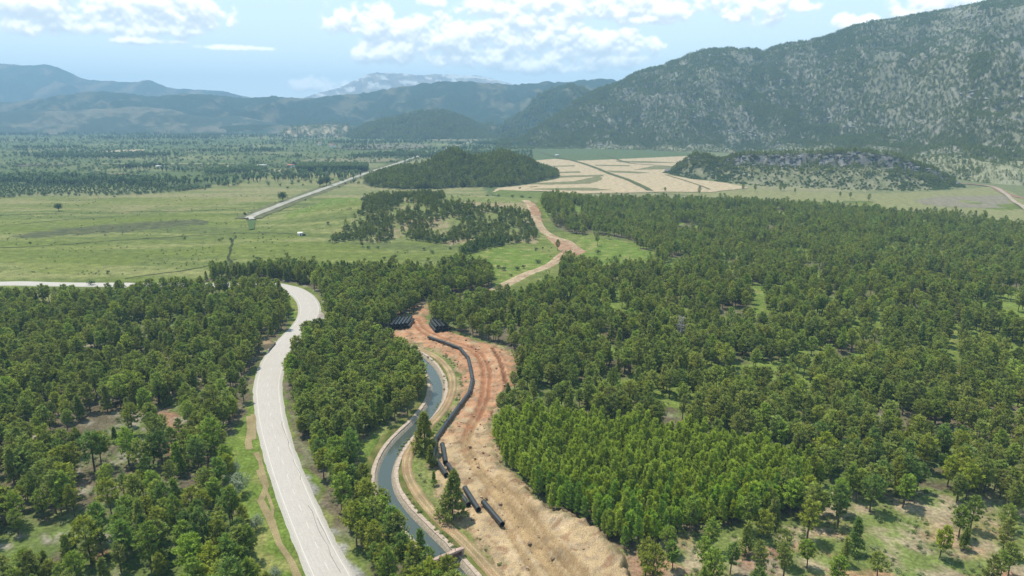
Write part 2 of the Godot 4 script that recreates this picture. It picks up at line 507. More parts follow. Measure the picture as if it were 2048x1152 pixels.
func zones() -> void:
	zone.resize(RW * RH)
	block.resize(RW * RH)
	marsh = pts([-416.3,-558.7,-413.0,-578.1,-404.1,-604.3,-369.0,-621.1,-328.7,-641.8,-302.5,-657.5,-282.2,-632.8,-310.2,-604.3,-330.1,-583.2,-366.8,-565.9,-393.4,-549.5])
	fill([-224.9,-657.5,-224.5,-720.6,-215.5,-883.8,-192.5,-913.2,-175.6,-845.7,-178.9,-752.5,-193.4,-684.2,-211.3,-644.9], 2)
	fill([-112.3,-883.8,-14.6,-830.3,56.6,-805.9,25.9,-691.2,16.9,-635.8,-30.7,-651.1,-69.2,-701.9], 8)
	fill(wood_left, 1)
	fill(wood_mid, 1)
	fill(wood_back, 1)
	fill(wood_right, 1)
	fill(plantation, 1)
	fill(wood_open, 6)
	fill(knoll_wood, 8)
	fill([-43.4,-467.6,-9.3,-519.3,17.3,-503.5,30.1,-467.6,11.6,-429.1,-7.1,-393.7,-12.0,-408.7,-17.7,-436.3], 2, true)
	fill([56.4,-558.7,71.8,-549.5,96.5,-531.9,96.1,-503.5,103.6,-484.9,90.1,-451.4,68.6,-443.7,51.1,-467.6,47.7,-507.3], 2, true)
	fill([-93.0,-227.4,-91.0,-210.9,-90.1,-194.8,-84.1,-185.2,-77.3,-172.3,-69.9,-157.3,-63.0,-144.5,-55.2,-131.3,-47.2,-117.7,-37.0,-117.7,-44.8,-131.3,-57.8,-155.1,-75.6,-189.9,-88.5,-218.9], 2, true)
	fill([-105.6,-311.9,-108.1,-333.6,-113.7,-352.3,-120.5,-365.5,-132.4,-380.8,-137.1,-381.9,-123.6,-362.4,-115.6,-344.6,-110.5,-325.0,-107.2,-299.8,-104.7,-273.1,-104.8,-279.4], 2, true)
	fill([-32.5,-216.4,-38.7,-207.1,-44.7,-197.8,-46.8,-188.3,-43.0,-175.0,-39.0,-164.5,-35.3,-157.3,-30.5,-153.9,-35.5,-175.0,-36.3,-193.1,-32.0,-207.1], 2, true)
	fill([-87.1,-238.9,-81.9,-224.8,-74.7,-207.1,-64.6,-185.2,-54.2,-165.8,-50.5,-164.5,-60.3,-180.7,-67.6,-196.5,-75.8,-214.8,-82.1,-231.9,-88.6,-254.1,-92.4,-262.5], 2, true)
	fill([-65.2,-186.1,-60.5,-178.4,-54.7,-169.1,-50.4,-160.1,-45.6,-150.7,-40.8,-143.5,-37.3,-138.7,-32.4,-130.8,-28.0,-123.5,-30.6,-123.5,-35.8,-131.3,-41.8,-141.2,-49.5,-155.1,-56.9,-169.1], 3, true)
	for q in [[-126.3,-216.8,-119.7,-220.9,-110.7,-212.9,-103.9,-196.5,-103.9,-188.3,-108.5,-193.1,-111.3,-205.3], [-136.4,-162.1,-135.5,-168.3,-129.6,-170.9,-118.2,-171.7,-115.5,-168.3,-125.5,-165.8,-131.6,-160.9,-133.8,-158.5], [-99.0,-141.6,-97.1,-143.5,-94.9,-139.7,-97.3,-138.7], [-92.5,-131.6,-88.5,-133.3,-85.5,-129.9,-90.5,-129.1]]:
		fill(q, 5, true)
	for q in [[-117.0,-292.0,-108.7,-294.1,-106.8,-288.6,-115.0,-286.6], [-236.9,-331.8,-230.5,-333.6,-226.0,-326.6,-233.5,-326.6], [-156.5,-229.6,-153.3,-231.9,-150.7,-227.4,-153.5,-226.1]]:
		fill(q, 4, true)
	for q in [[27.0,-138.7,33.8,-141.0,34.2,-131.6,26.1,-129.9], [52.6,-140.6,60.4,-142.5,63.0,-136.9,59.2,-129.9,49.3,-129.9]]:
		fill(q, 5)
	# openings in the pine wood across the bare earth
	for q in [[137.5,-390.1,146.9,-396.1,130.6,-338.1,120.9,-325.0], [144.8,-280.7,159.0,-287.2,158.3,-277.5,143.3,-273.1], [205.6,-308.8,213.2,-312.7,176.9,-254.1,171.3,-251.5], [186.4,-357.2,197.1,-362.4,189.8,-342.7,178.4,-338.1], [252.2,-362.4,260.5,-362.4,242.5,-333.6,231.9,-329.2], [105.3,-459.4,114.1,-467.6,98.9,-408.7,92.8,-408.7], [200.3,-338.1,210.7,-342.7,203.0,-325.0,192.0,-320.8], [148.3,-325.0,155.8,-325.0,150.3,-312.7,141.5,-308.8], [38.3,-280.7,52.4,-287.2,47.6,-271.3,36.7,-268.3]]:
		fill(q, 2, true)
	earth = pts(earth_edge)
	dry_strip = pts([-666.9,-684.2,-531.3,-705.6,-462.8,-720.6,-388.6,-691.2,-341.0,-720.6,-306.9,-769.5,-276.9,-815.5,-282.4,-913.2,-293.7,-1052.3,-377.2,-1120.2,-423.3,-938.0,-442.3,-872.6,-618.3,-825.3,-763.7,-787.3])
	far_meadow = pts([-772.4,-796.5,-670.8,-815.5,-629.4,-840.5,-484.4,-856.3,-447.9,-883.8,-426.1,-944.5,-420.3,-1006.4,-401.6,-1120.2,-358.8,-1167.1,-242.1,-1197.2,-215.4,-1539.1,-170.7,-1914.6,-92.4,-1360.2,-12.7,-720.6,-635.8,-651.1])
	fill(earth_edge, 4, true)
	canal = smooth(pts(canal_mid), 2.0)
	stamp(pts(canal_mid), 5.0, 2)
	stamp(pts(track_mid), 3.0)
	stamp(pts(far_track), 5.0)
	var mid := PackedVector2Array()
	var l := pts(road_l)
	var r := pts(road_r)
	for i in l.size():
		mid.append((l[i] + r[i]) / 2.0)
	road_mid = mid
	stamp(mid, 8.0)

# ---------------------------------------------------------------- ground
func tone(x: float, z: float) -> Color:
	var d := -z
	var n := nz.get_noise_2d(x * 0.09, z * 0.09)
	var w := nz.get_noise_2d(x * 0.013 + 50.0, z * 0.013)
	var jx := n * 3.0
	var k := zone_at(x + jx, z + nz.get_noise_2d(x * 0.11 + 9.0, z * 0.11) * 3.0)
	if d < 830.0 and absf(x) < 1200.0:
		match k:
			0:
				if x < -170.0 and d > 480.0 and Geometry2D.is_point_in_polygon(Vector2(x + jx * 4.0, z + n * 8.0), marsh):
					return Color(0.135, 0.15, 0.075).lerp(Color(0.20, 0.205, 0.09), smoothstep(0.0, 0.4, n))
				var band := nz.get_noise_2d(x * 0.0035, z * 0.026 + 8.0)
				var c := Color(0.205, 0.25, 0.075).lerp(Color(0.33, 0.34, 0.135), smoothstep(-0.1, 0.45, band + n * 0.25))
				c = c.lerp(Color(0.17, 0.205, 0.075), smoothstep(0.15, 0.5, -band + n * 0.3))
				if x < -100.0 and Geometry2D.is_point_in_polygon(Vector2(x + jx * 5.0, z + n * 14.0), dry_strip):
					c = c.lerp(Color(0.36, 0.335, 0.16), 0.25 + 0.6 * smoothstep(-0.2, 0.2, w + n * 0.4))
				return c.lerp(Color(0.215, 0.265, 0.055), 0.5 * smoothstep(-0.15, 0.25, nz.get_noise_2d(x * 0.006 + 17.0, z * 0.009)))
			1:
				if x > 20.0 and d > 220.0:
					return Color(0.20, 0.18, 0.11).lerp(Color(0.24, 0.32, 0.075), smoothstep(-0.3, 0.1, w + n * 0.4))
				return Color(0.21, 0.18, 0.12).lerp(Color(0.19, 0.25, 0.075), smoothstep(-0.05, 0.3, w + n * 0.5)).lerp(Color(0.43, 0.38, 0.32), smoothstep(0.24, 0.45, n) * (1.0 if x < -95.0 else 0.35))
			2:
				return Color(0.20, 0.285, 0.06).lerp(Color(0.33, 0.34, 0.12), smoothstep(0.0, 0.5, n + w * 0.5))
			3:
				return Color(0.46, 0.45, 0.43)
			4:
				return Color(0.46, 0.34, 0.21)
			5:
				return Color(0.44, 0.27, 0.18).lerp(Color(0.36, 0.30, 0.22), smoothstep(-0.1, 0.4, n))
			6:
				var c := Color(0.23, 0.29, 0.09).lerp(Color(0.48, 0.40, 0.27), smoothstep(-0.05, 0.3, n + w * 0.6))
				return c.lerp(Color(0.55, 0.33, 0.21), smoothstep(0.12, 0.4, nz.get_noise_2d(x * 0.04, z * 0.05)) * smoothstep(160, 130, d))
			7:
				return Color(0.10, 0.115, 0.06).lerp(Color(0.16, 0.175, 0.07), smoothstep(0.0, 0.4, n))
			8:
				return Color(0.26, 0.30, 0.11).lerp(Color(0.42, 0.35, 0.21), smoothstep(0.05, 0.4, w + n * 0.4))
	if x < 130.0 and d > 860.0 and d < 1320.0 and land(x, z) > 0.8:
		return Color(0.12, 0.14, 0.06)
	if x < 60.0 and Geometry2D.is_point_in_polygon(Vector2(x + jx * 3.0, z), far_meadow):
		return Color(0.25, 0.28, 0.11).lerp(Color(0.36, 0.34, 0.17), smoothstep(-0.3, 0.3, nz.get_noise_2d(x * 0.004, z * 0.02) + n * 0.3))
	var b := nz.get_noise_2d(x * 0.002, z * 0.004)
	if x > 60.0 and d < 2300.0:
		return Color(0.24, 0.27, 0.13).lerp(Color(0.35, 0.335, 0.19), smoothstep(-0.1, 0.4, b + n * 0.4))
	var f := cell.get_noise_2d(x * 0.0035, z * 0.008)
	var g := Color(0.16, 0.205, 0.085).lerp(Color(0.32, 0.33, 0.165), smoothstep(0.0, 0.8, f + b * 0.6))
	return g

func ground() -> void:
	var xs := []
	var zs := []
	var x := -330.0
	while x <= 490.0:
		xs.append(x)
		x += 2.0
	var s := 2.0
	while x < 6500.0:
		s *= 1.1
		x += s
		xs.append(x)
	x = -330.0
	s = 2.0
	while x > -6500.0:
		s *= 1.1
		x -= s
		xs.push_front(x)
	var d := 40.0
	while d < 840.0:
		zs.append(-d)
		d += 2.0
	s = 2.0
	while d < 8400.0:
		s *= 1.05
		d += s
		zs.append(-d)
	zs.push_front(30.0)
	zs.push_front(500.0)
	var v := PackedVector3Array()
	var c := PackedColorArray()
	var uv := PackedVector2Array()
	for z in zs:
		for q in xs:
			var y := land(q, z)
			if z > -300.0 and z < -90.0 and q > -110.0 and q < 40.0:
				if away(Vector2(q, z), canal) < 5.2:
					y -= 3.0
			if z > -360.0 and z < -90.0 and q > -70.0 and q < 60.0 and zone_at(q, z) == 4:
				if Geometry2D.is_point_in_polygon(Vector2(q, z), earth) and away(Vector2(q, z), earth) > 3.0:
					y -= 2.0
			v.append(Vector3(q, y, z))
			c.append(tone(q, z))
			uv.append(Vector2(q, z))
	structure("ground", lay(v, quads_up(xs.size(), zs.size()), uv, c), M.ground)

func quads_up(cols: int, rows: int) -> PackedInt32Array:
	var idx := quads(cols, rows)
	for i in range(0, idx.size(), 3):
		var t := idx[i + 1]
		idx[i + 1] = idx[i + 2]
		idx[i + 2] = t
	return idx

# ---------------------------------------------------------------- hills and mountains
func line3(a: Array) -> PackedVector3Array:
	var o := PackedVector3Array()
	for i in range(0, a.size(), 3):
		o.append(Vector3(a[i], a[i + 1], a[i + 2]))
	return o

func along(p: PackedVector3Array, t: float) -> Vector3:
	var f := t * (p.size() - 1)
	var i := mini(int(f), p.size() - 2)
	return p[i].cubic_interpolate(p[i + 1], p[maxi(i - 1, 0)], p[mini(i + 2, p.size() - 1)], f - i)

# A mountain side from its foot up to its crest and down behind; returns the rows of points as well.
func loft(foot: PackedVector3Array, crest: PackedVector3Array, cols: int, rows: int, rough: float, fq: float, back: float) -> Array:
	var v := PackedVector3Array()
	for r in rows + 8:
		for k in cols:
			var t := float(k) / (cols - 1)
			var a := along(foot, t)
			var b := along(crest, t)
			var p: Vector3
			if r < rows:
				var s := float(r) / (rows - 1)
				p = a.lerp(b, s)
				var spur := nz.get_noise_2d(p.x * fq * 0.6 + 70.0, s * 1.2)
				var e := lerpf(s, s * s * (3.0 - 2.0 * s), 0.55)
				e = pow(e, 1.0 - spur * 0.55)
				p.y = lerpf(a.y, b.y, e)
				var amp := sin(PI * clampf(s, 0.0, 1.0)) * 0.85 + 0.12 * s
				p.y += rough * amp * (nz.get_noise_2d(p.x * fq, p.z * fq) + 0.5 * nz.get_noise_2d(p.x * fq * 3.1, p.z * fq * 3.1))
				p.y -= rough * 0.35 * sin(PI * s) * (1.0 - absf(nz.get_noise_2d(p.x * fq * 1.7 + s * 0.4, p.z * fq * 0.35))) 
				p.y += rough * 0.16 * s * nz.get_noise_2d(p.x * fq * 9.0, 3.0)
			else:
				var s := float(r - rows + 1) / 8.0
				p = b + (b - a).normalized() * Vector3(1, 0, 1) * back * s
				p.y = lerpf(b.y, -20.0, s)
			v.append(p)
	return [v, cols, rows + 8, rows]

func clad(l: Array, paint: Callable) -> ArrayMesh:
	var v: PackedVector3Array = l[0]
	var c := PackedColorArray()
	var uv := PackedVector2Array()
	for i in v.size():
		c.append(paint.call(v[i], float(i / l[1]) / (l[3] - 1)))
		uv.append(Vector2(v[i].x + v[i].z * 0.3, v[i].z * 0.6 + v[i].y * 1.5))
	return lay(v, quads(l[1], l[2]), uv, c)

func foot_of(crest: PackedVector3Array, nearer: float, y := -8.0) -> PackedVector3Array:
	var o := PackedVector3Array()
	for p in crest:
		var k := (absf(p.z) - nearer) / absf(p.z)
		o.append(Vector3(p.x * k, y, p.z * k))
	return o

func ranges() -> void:
	var green := func(p: Vector3, _s: float) -> Color:
		var n := nz.get_noise_2d(p.x * 0.004, p.z * 0.004 + p.y * 0.012)
		var f := nz.get_noise_2d(p.x * 0.018, p.z * 0.018 + p.y * 0.03)
		return Color(0.045, 0.07, 0.035).lerp(Color(0.15, 0.145, 0.085), smoothstep(0.15, 0.4, n + f * 0.35))
	var bare := func(p: Vector3, s: float) -> Color:
		var n := nz.get_noise_2d(p.x * 0.003, p.z * 0.003 + p.y * 0.01)
		var f := nz.get_noise_2d(p.x * 0.012, p.y * 0.03)
		return Color(0.07, 0.095, 0.065).lerp(Color(0.19, 0.18, 0.13), smoothstep(0.05, 0.45, n + f * 0.3 + s * 0.1))
	var snowy := func(p: Vector3, s: float) -> Color:
		var n := nz.get_noise_2d(p.x * 0.0035 + p.y * 0.004, p.y * 0.011 + 3.0)
		var c := Color(0.26, 0.26, 0.26).lerp(Color(0.36, 0.34, 0.31), smoothstep(-0.2, 0.3, nz.get_noise_2d(p.x * 0.006, p.y * 0.01)))
		return c.lerp(Color(0.66, 0.67, 0.68), smoothstep(0.17, 0.24, n) * smoothstep(0.62, 0.78, s))
	var wood := func(p: Vector3, _s: float) -> Color:
		var n := nz.get_noise_2d(p.x * 0.01, p.z * 0.01 + p.y * 0.02)
		return Color(0.04, 0.068, 0.03).lerp(Color(0.075, 0.10, 0.045), smoothstep(-0.2, 0.3, n))
	var rocky := func(p: Vector3, _s: float) -> Color:
		var n := nz.get_noise_2d(p.x * 0.03, p.z * 0.03 + p.y * 0.06)
		return Color(0.09, 0.11, 0.05).lerp(Color(0.40, 0.34, 0.25), smoothstep(-0.1, 0.25, n))
	var sets := [
		["snowy_mountain", [-2690,212.3,-8200,-2455,257.0,-8200,-2218,323.8,-8200,-1984,379.3,-8200,-1777,473.1,-8200,-1601,533.5,-8200,-1286,533.5,-8200,-999,517.1,-8200,-827,528.1,-8200,-597,517.1,-8200,-368,506.1,-8200,-138,456.6,-8200,92,395.9,-8200,439,323.8,-8200,788,240.2,-8200], 2000.0, 60.0, 0.0019, snowy, 160, 34],
		["far_mountain", [-5599,626.7,-6800,-5231,572.7,-6800,-4856,550.1,-6800,-4623,532.1,-6800,-4394,536.6,-6800,-4259,491.3,-6800,-4095,414.0,-6800,-3931,395.7,-6800,-3742,386.6,-6800,-3609,382.0,-6800,-3477,400.3,-6800,-3363,363.7,-6800,-3248,327.0,-6800,-2987,308.6,-6800,-2796,304.0,-6800,-2656,271.8,-6800,-2421,216.3,-6800], 1700.0, 50.0, 0.0022, bare, 140, 30],
		["blue_range", [-3941,132.2,-4700,-3605,148.3,-4700,-3403,161.2,-4700,-3201,180.4,-4700,-2996,212.3,-4700,-2761,234.6,-4700,-2563,225.1,-4700,-2367,206.0,-4700,-2133,221.9,-4700,-1936,212.3,-4700,-1805,196.4,-4700,-1605,199.6,-4700,-1407,193.2,-4700,-1207,206.0,-4700,-1040,215.5,-4700,-873,244.2,-4700,-641,275.9,-4700,-409,298.1,-4700,-211,291.7,-4700,-13,275.9,-4700,185,291.7,-4700,383,301.2,-4700,580,313.9,-4700,779,291.7,-4700,1045,260.1,-4700], 1300.0, 62.0, 0.003, green, 220, 40],
		["low_range", [-3280,81.2,-3900,-3001,92.0,-3900,-2833,102.7,-3900,-2609,116.1,-3900,-2444,110.7,-3900,-2277,121.4,-3900,-2054,132.1,-3900,-1891,116.1,-3900,-1783,89.3,-3900,-1646,75.8,-3900,-1535,81.2,-3900,-1398,59.7,-3900,-1262,32.7,-3900,-1125,0.2,-3900], 800.0, 32.0, 0.004, bare, 120, 24],
		["rolling_hill", [-1658,-7.2,-3600,-1526,22.9,-3600,-1421,37.9,-3600,-1293,40.4,-3600,-1140,32.9,-3600,-986,27.9,-3600,-832,17.9,-3600,-680,-12.2,-3600], 380.0, 15.0, 0.008, green, 90, 18],
		["valley_hill", [-192,18.1,-3200,-112,44.8,-3200,-43,53.7,-3200,14,80.2,-3200,81,141.6,-3200,149,193.8,-3200,238,217.6,-3200,317,206.8,-3200,397,176.5,-3200,534,132.9,-3200,696,78.0,-3200], 620.0, 46.0, 0.006, green, 110, 30],
		["wooded_hill", [-729,4.9,-3050,-673,30.4,-3050,-606,55.8,-3050,-485,83.2,-3050,-376,104.2,-3050,-301,104.2,-3050,-236,87.4,-3050,-172,60.0,-3050,-107,28.3,-3050,-52,4.9,-3050], 420.0, 12.0, 0.008, wood, 90, 24],
		["rocky_mound", [-1039,7.7,-3100,-982,33.6,-3100,-915,44.4,-3100,-826,48.7,-3100,-738,46.5,-3100,-703,33.6,-3100,-682,12.0,-3100], 240.0, 8.0, 0.012, rocky, 60, 14],
	]
	for a in sets:
		var crest := line3(a[1])
		var l := loft(foot_of(crest, a[2]), crest, a[6], a[7], a[3], a[4], a[2] * 0.9)
		structure(a[0], clad(l, a[5]), M.hill)
		if a[0] == "wooded_hill" or a[0] == "valley_hill" or a[0] == "rocky_mound":
			hill_cover.append([l, a[0]])

var hill_cover: Array = []
var slope: Array = []

func mountain() -> void:
	var crest := line3([-40,5.4,-2350,36,18.5,-2400,98,57.7,-2450,188,115.4,-2500,280,167.9,-2550,376,204.3,-2600,451,239.2,-2600,555,266.9,-2600,652,308.2,-2600,750,323.6,-2600,842,317.7,-2550,878,310.1,-2500,943,328.4,-2450,1022,336.3,-2400,1086,359.7,-2400,1125,375.6,-2350,1226,386.1,-2300,1304,398.7,-2250,1392,414.5,-2200,1420,419.7,-2150,1538,432.2,-2100,1666,429.0,-2000,1843,406.6,-1900,2059,367.7,-1800])
	var foot := line3([-55,10.5,-1950,8,10.5,-1950,72,8.7,-1960,149,7.3,-1960,218,6.4,-1950,300,4.6,-1930,363,3.4,-1900,420,3.4,-1850,479,3.7,-1820,539,3.4,-1800,597,2.0,-1780,634,1.7,-1740,673,1.6,-1680,710,0.6,-1600,721,-0.7,-1500,724,-2.4,-1420,721,-3.9,-1300,713,-4.5,-1190,690,-1.5,-1060,692,-2.3,-1000,725,-1.6,-960,832,-1.8,-930,967,-1.8,-930,1137,-1.8,-930])
	for i in foot.size():
		foot[i].y = -3.0
	slope = loft(foot, crest, 260, 90, 34.0, 0.0062, 900.0)
	var paint := func(p: Vector3, s: float) -> Color:
		var n := nz.get_noise_2d(p.x * 0.012, p.z * 0.012 + p.y * 0.02)
		var f := nz.get_noise_2d(p.x * 0.06, p.z * 0.06 + p.y * 0.08)
		var c := Color(0.165, 0.17, 0.11).lerp(Color(0.22, 0.212, 0.155), smoothstep(-0.25, 0.25, n * 0.4 + f))
		c = c.lerp(Color(0.30, 0.30, 0.285), smoothstep(0.12, 0.4, n * 0.5 + f) * 0.4)
		if s < 0.1:
			c = c.lerp(Color(0.28, 0.285, 0.16), 0.5)
		return c
	structure("mountain", clad(slope, paint), M.slope)

# ---------------------------------------------------------------- fields on the plain
func sheet(n: String, poly: Array, y: float, c: Color, rag := 0.0) -> void:
	var p := pts(poly)
	if rag > 0.0:
		var q := PackedVector2Array()
		for i in p.size():
			var a := p[i]
			var b := p[(i + 1) % p.size()]
			var k := maxi(1, int(a.distance_to(b) / (rag * 3.0)))
			for j in k:
				var m := a.lerp(b, float(j) / k)
				q.append(m + Vector2(nz.get_noise_2d(m.x * 0.05, m.y * 0.05), nz.get_noise_2d(m.x * 0.05 + 90.0, m.y * 0.05)) * rag)
		p = q
	var idx := Geometry2D.triangulate_polygon(p)
	if idx.is_empty():
		print("bad polygon ", n, " ", poly[0], " ", poly[1])
		return
	var v := PackedVector3Array()
	var uv := PackedVector2Array()
	var col := PackedColorArray()
	var nrm := PackedVector3Array()
	for q in p:
		v.append(Vector3(q.x, y, q.y))
		uv.append(q)
		col.append(c)
		nrm.append(Vector3.UP)
	for i in range(0, idx.size(), 3):
		var cr := (v[idx[i + 1]] - v[idx[i]]).cross(v[idx[i + 2]] - v[idx[i]])
		if cr.y > 0.0:
			var t := idx[i + 1]
			idx[i + 1] = idx[i + 2]
			idx[i + 2] = t
	structure(n, lay(v, idx, uv, col, nrm), M.soil)

func fields() -> void:
	var tan_ := Color(0.64, 0.52, 0.35)
	sheet("stubble_field", [-25.2,-883.8,-16.9,-964.3,11.6,-991.9,41.5,-1120.2,54.8,-1239.7,38.3,-1474.6,95.5,-1539.1,134.1,-1474.6,250.9,-1539.1,422.5,-1647.0,401.9,-1539.1,325.3,-1262.1,256.9,-1138.5,276.4,-1068.5,312.0,-1006.4,324.1,-938.0,255.6,-883.8,198.7,-889.5,144.9,-878.2,67.1,-867.1,55.8,-889.5,23.7,-901.2], 0.5, tan_, 3.0)
	sheet("green_field", [8.0,-1864.2,81.4,-2023.9,220.7,-1967.8,380.0,-1914.6,466.6,-1770.9,428.4,-1647.0,250.9,-1539.1,134.1,-1474.6,38.3,-1474.6,19.0,-1647.0], 0.45, Color(0.16, 0.21, 0.095), 4.0)
	sheet("green_field", [178.1,-883.8,254.0,-878.2,323.3,-931.7,374.0,-889.5,459.9,-867.1,576.1,-901.2,678.5,-964.3,637.3,-867.1,559.2,-720.6,480.3,-615.4,453.1,-664.0,373.3,-752.5,277.7,-796.5], 0.45, Color(0.33, 0.33, 0.16), 3.0)
	sheet("fallow_field", [470.2,-796.5,516.9,-835.4,613.3,-850.9,557.0,-760.9,527.5,-728.3,476.1,-740.2,460.4,-769.5], 0.6, Color(0.33, 0.30, 0.22), 2.0)
	sheet("green_field", [-24.7,-867.1,-16.0,-913.2,55.2,-878.2,72.6,-856.3,61.8,-796.5,20.3,-769.5,-8.3,-805.9], 0.55, Color(0.20, 0.25, 0.08), 3.0)
	var strips := [
		[22.8,-919.3,58.4,-931.7,106.7,-938.0,133.0,-907.1,102.6,-901.2,56.9,-907.1], [11.5,-984.9,48.3,-1006.4,94.3,-1028.8,143.1,-1120.2,138.4,-1052.3,112.6,-991.9,54.1,-977.9],
		[55.5,-1321.7,122.7,-1347.2,120.5,-1321.7,57.5,-1303.3], [69.7,-1187.0,119.0,-1207.6,116.1,-1177.0,72.8,-1167.1], [20.8,-1102.4,86.2,-1120.2,153.6,-1138.5,146.0,-1111.2,75.7,-1085.2,28.4,-1085.2],
		[168.6,-1218.1,206.5,-1207.6,235.5,-1177.0,215.8,-1162.3,172.2,-1182.0], [219.1,-1239.7,276.0,-1334.3,315.4,-1297.2,277.2,-1250.8], [163.2,-1360.2,229.9,-1347.2,225.6,-1321.7,160.2,-1334.3],
		[219.3,-1474.6,290.8,-1459.2,343.5,-1415.1,280.8,-1408.0,223.0,-1429.5], [24.9,-951.0,35.7,-960.9,35.2,-947.7,24.7,-941.2]]
	for q in strips:
		sheet("green_field", q, 0.7, Color(0.27, 0.27, 0.14), 3.0)
	# grassy banks between the stubble fields
	for a in [[[64.4,-1864.2,99.8,-1609.4,132.8,-1459.2,152.5,-1309.4,164.5,-1157.4,175.5,-1068.5,181.0,-971.0,181.5,-901.2], 9.0], [[216.3,-1706.7,228.7,-1539.1,238.9,-1401.0,271.4,-1360.2,304.1,-1309.4], 6.0], [[252.8,-1138.5,260.8,-1036.5,264.1,-964.3,263.8,-913.2], 2.5]]:
		sheet_line("field_bank", a[0], a[1], 0.9, Color(0.15, 0.17, 0.075))
	# plain to the other side of the far canal
	sheet("stubble_field", [-1082.2,-1816.4,-1051.6,-1889.1,-1010.5,-1914.6,-963.3,-1816.4,-1011.9,-1793.4,-1050.4,-1770.9], 2.0, Color(0.62, 0.52, 0.36))
	sheet("hay_field", [-822.0,-1380.3,-695.7,-1387.2,-552.7,-1380.3,-544.8,-1360.2,-682.5,-1360.2,-810.3,-1360.2], 1.5, Color(0.40, 0.40, 0.22), 2.0)
	sheet("hay_field", [-442.2,-1444.2,-448.5,-1539.1,-330.0,-1556.1,-248.7,-1539.1,-241.3,-1459.2,-295.4,-1415.1], 1.0, Color(0.30, 0.28, 0.16), 3.0)
	sheet("hay_field", [-420.8,-1187.0,-430.8,-1228.8,-406.7,-1250.8,-392.2,-1197.2], 1.0, Color(0.46, 0.42, 0.27), 2.0)
	sheet("hay_field", [-596.6,-1321.7,-549.4,-1347.2,-527.5,-1297.2,-571.1,-1285.3], 1.0, Color(0.40, 0.40, 0.20), 2.0)
	sheet("hay_field", [-688.9,-1167.1,-660.5,-1177.0,-609.0,-1120.2,-645.5,-1120.2], 1.0, Color(0.30, 0.27, 0.16), 2.0)
	sheet("ploughed_field", [-996.4,-1387.2,-905.0,-1401.0,-870.8,-1347.2,-945.5,-1321.7], 1.0, Color(0.26, 0.22, 0.17), 2.0)
	sheet("hay_field", [-537.5,-2114.4,-425.9,-2248.1,-260.5,-2213.1,-249.5,-1995.5,-391.0,-1914.6,-486.6,-1967.8], 1.5, Color(0.27, 0.25, 0.18), 4.0)
	sheet("hay_field", [-359.3,-2884.8,-225.7,-3358.6,-33.6,-3358.6,-7.5,-2620.2,-131.7,-2483.3,-274.2,-2483.3], 1.5, Color(0.30, 0.28, 0.16), 6.0)
	# the long straight canal road across the plain, with its service strip
	var far_line := [-256.7,-660.7,-257.6,-694.7,-257.6,-765.2,-256.0,-845.7,-252.2,-951.0,-249.5,-1076.8,-244.1,-1207.6,-232.3,-1373.6,-218.4,-1647.0,-178.1,-2083.4,-83.9,-3006.1]
	sheet_line("far_canal_bank", far_line, 26.0, 0.35, Color(0.21, 0.215, 0.11))
	sheet_line("far_canal_road", far_line, 9.0, 0.8, Color(0.56, 0.54, 0.47))
	# dirt roads at the foot of the mountain
	sheet_line("dirt_road", [56.3,-2179.2,188.5,-2083.4,319.7,-1967.8,429.3,-1889.1,524.2,-1840.0,581.3,-1770.9], 22.0, 0.9, Color(0.40, 0.30, 0.24))
	sheet_line("dirt_road", [626.8,-1006.4,656.8,-984.9,665.9,-951.0,624.6,-867.1,612.4,-815.5,611.7,-760.9], 9.0, 0.9, Color(0.42, 0.26, 0.20))
	sheet_line("dirt_road", [662.0,-971.0,660.5,-938.0,618.3,-856.3,573.9,-778.3,534.9,-701.9,521.5,-651.1], 5.0, 1.1, Color(0.56, 0.47, 0.37))
	# ditches and cart tracks in the meadow
	for q in [[-405.4,-511.3,-360.0,-523.4,-313.4,-545.0,-263.0,-568.3,-224.5,-578.1,-180.2,-573.2], [-240.7,-412.6,-223.9,-429.1,-204.5,-451.4,-194.6,-469.3], [-530.7,-677.3,-470.0,-691.2,-401.6,-705.6,-328.7,-716.8,-287.2,-732.2], [-233.5,-568.3,-211.0,-503.5,-198.1,-467.6,-181.6,-436.3], [-465.8,-615.4,-434.1,-651.1,-387.3,-670.6]]:
		ditch("ditch", q, 1.3, Color(0.085, 0.10, 0.045))

func sheet_line(n: String, line: Array, width: float, y: float, c: Color) -> void:
	var l := smooth(pts(line), 14.0)
	var v := PackedVector3Array()
	var uv := PackedVector2Array()
	var col := PackedColorArray()
	for i in l.size():
		var s := side(l, i)
		for k in [-1.0, 0.0, 1.0]:
			var w: float = width / 2 * k * (1.0 + 0.35 * nz.get_noise_2d(i * 0.9, k * 33.0))
			var p: Vector2 = l[i] + s * w
			v.append(Vector3(p.x, maxf(land(p.x, p.y), 0.0) + y, p.y))
			uv.append(p)
			col.append(c)
	structure(n, lay(v, quads(3, l.size()), uv, col), M.soil)

func ditch(n: String, line: Array, width: float, c: Color) -> void:
	var l := smooth(pts(line), 6.0)
	var v := PackedVector3Array()
	var uv := PackedVector2Array()
	var col := PackedColorArray()
	for i in l.size():
		l[i] += side(l, i) * nz.get_noise_2d(i * 0.3, 7.0) * 2.5
	for i in l.size():
		var s := side(l, i)
		for k in [-1.0, 0.0, 1.0]:
			var p: Vector2 = l[i] + s * (width * k * (0.7 + 0.9 * nz.get_noise_2d(i * 0.7, k * 33.0)))
			v.append(Vector3(p.x, land(p.x, p.y) + (0.06 if k == 0.0 else 0.12), p.y))
			uv.append(p)
			col.append(c)
	structure(n, lay(v, quads(3, l.size()), uv, col), M.soil)

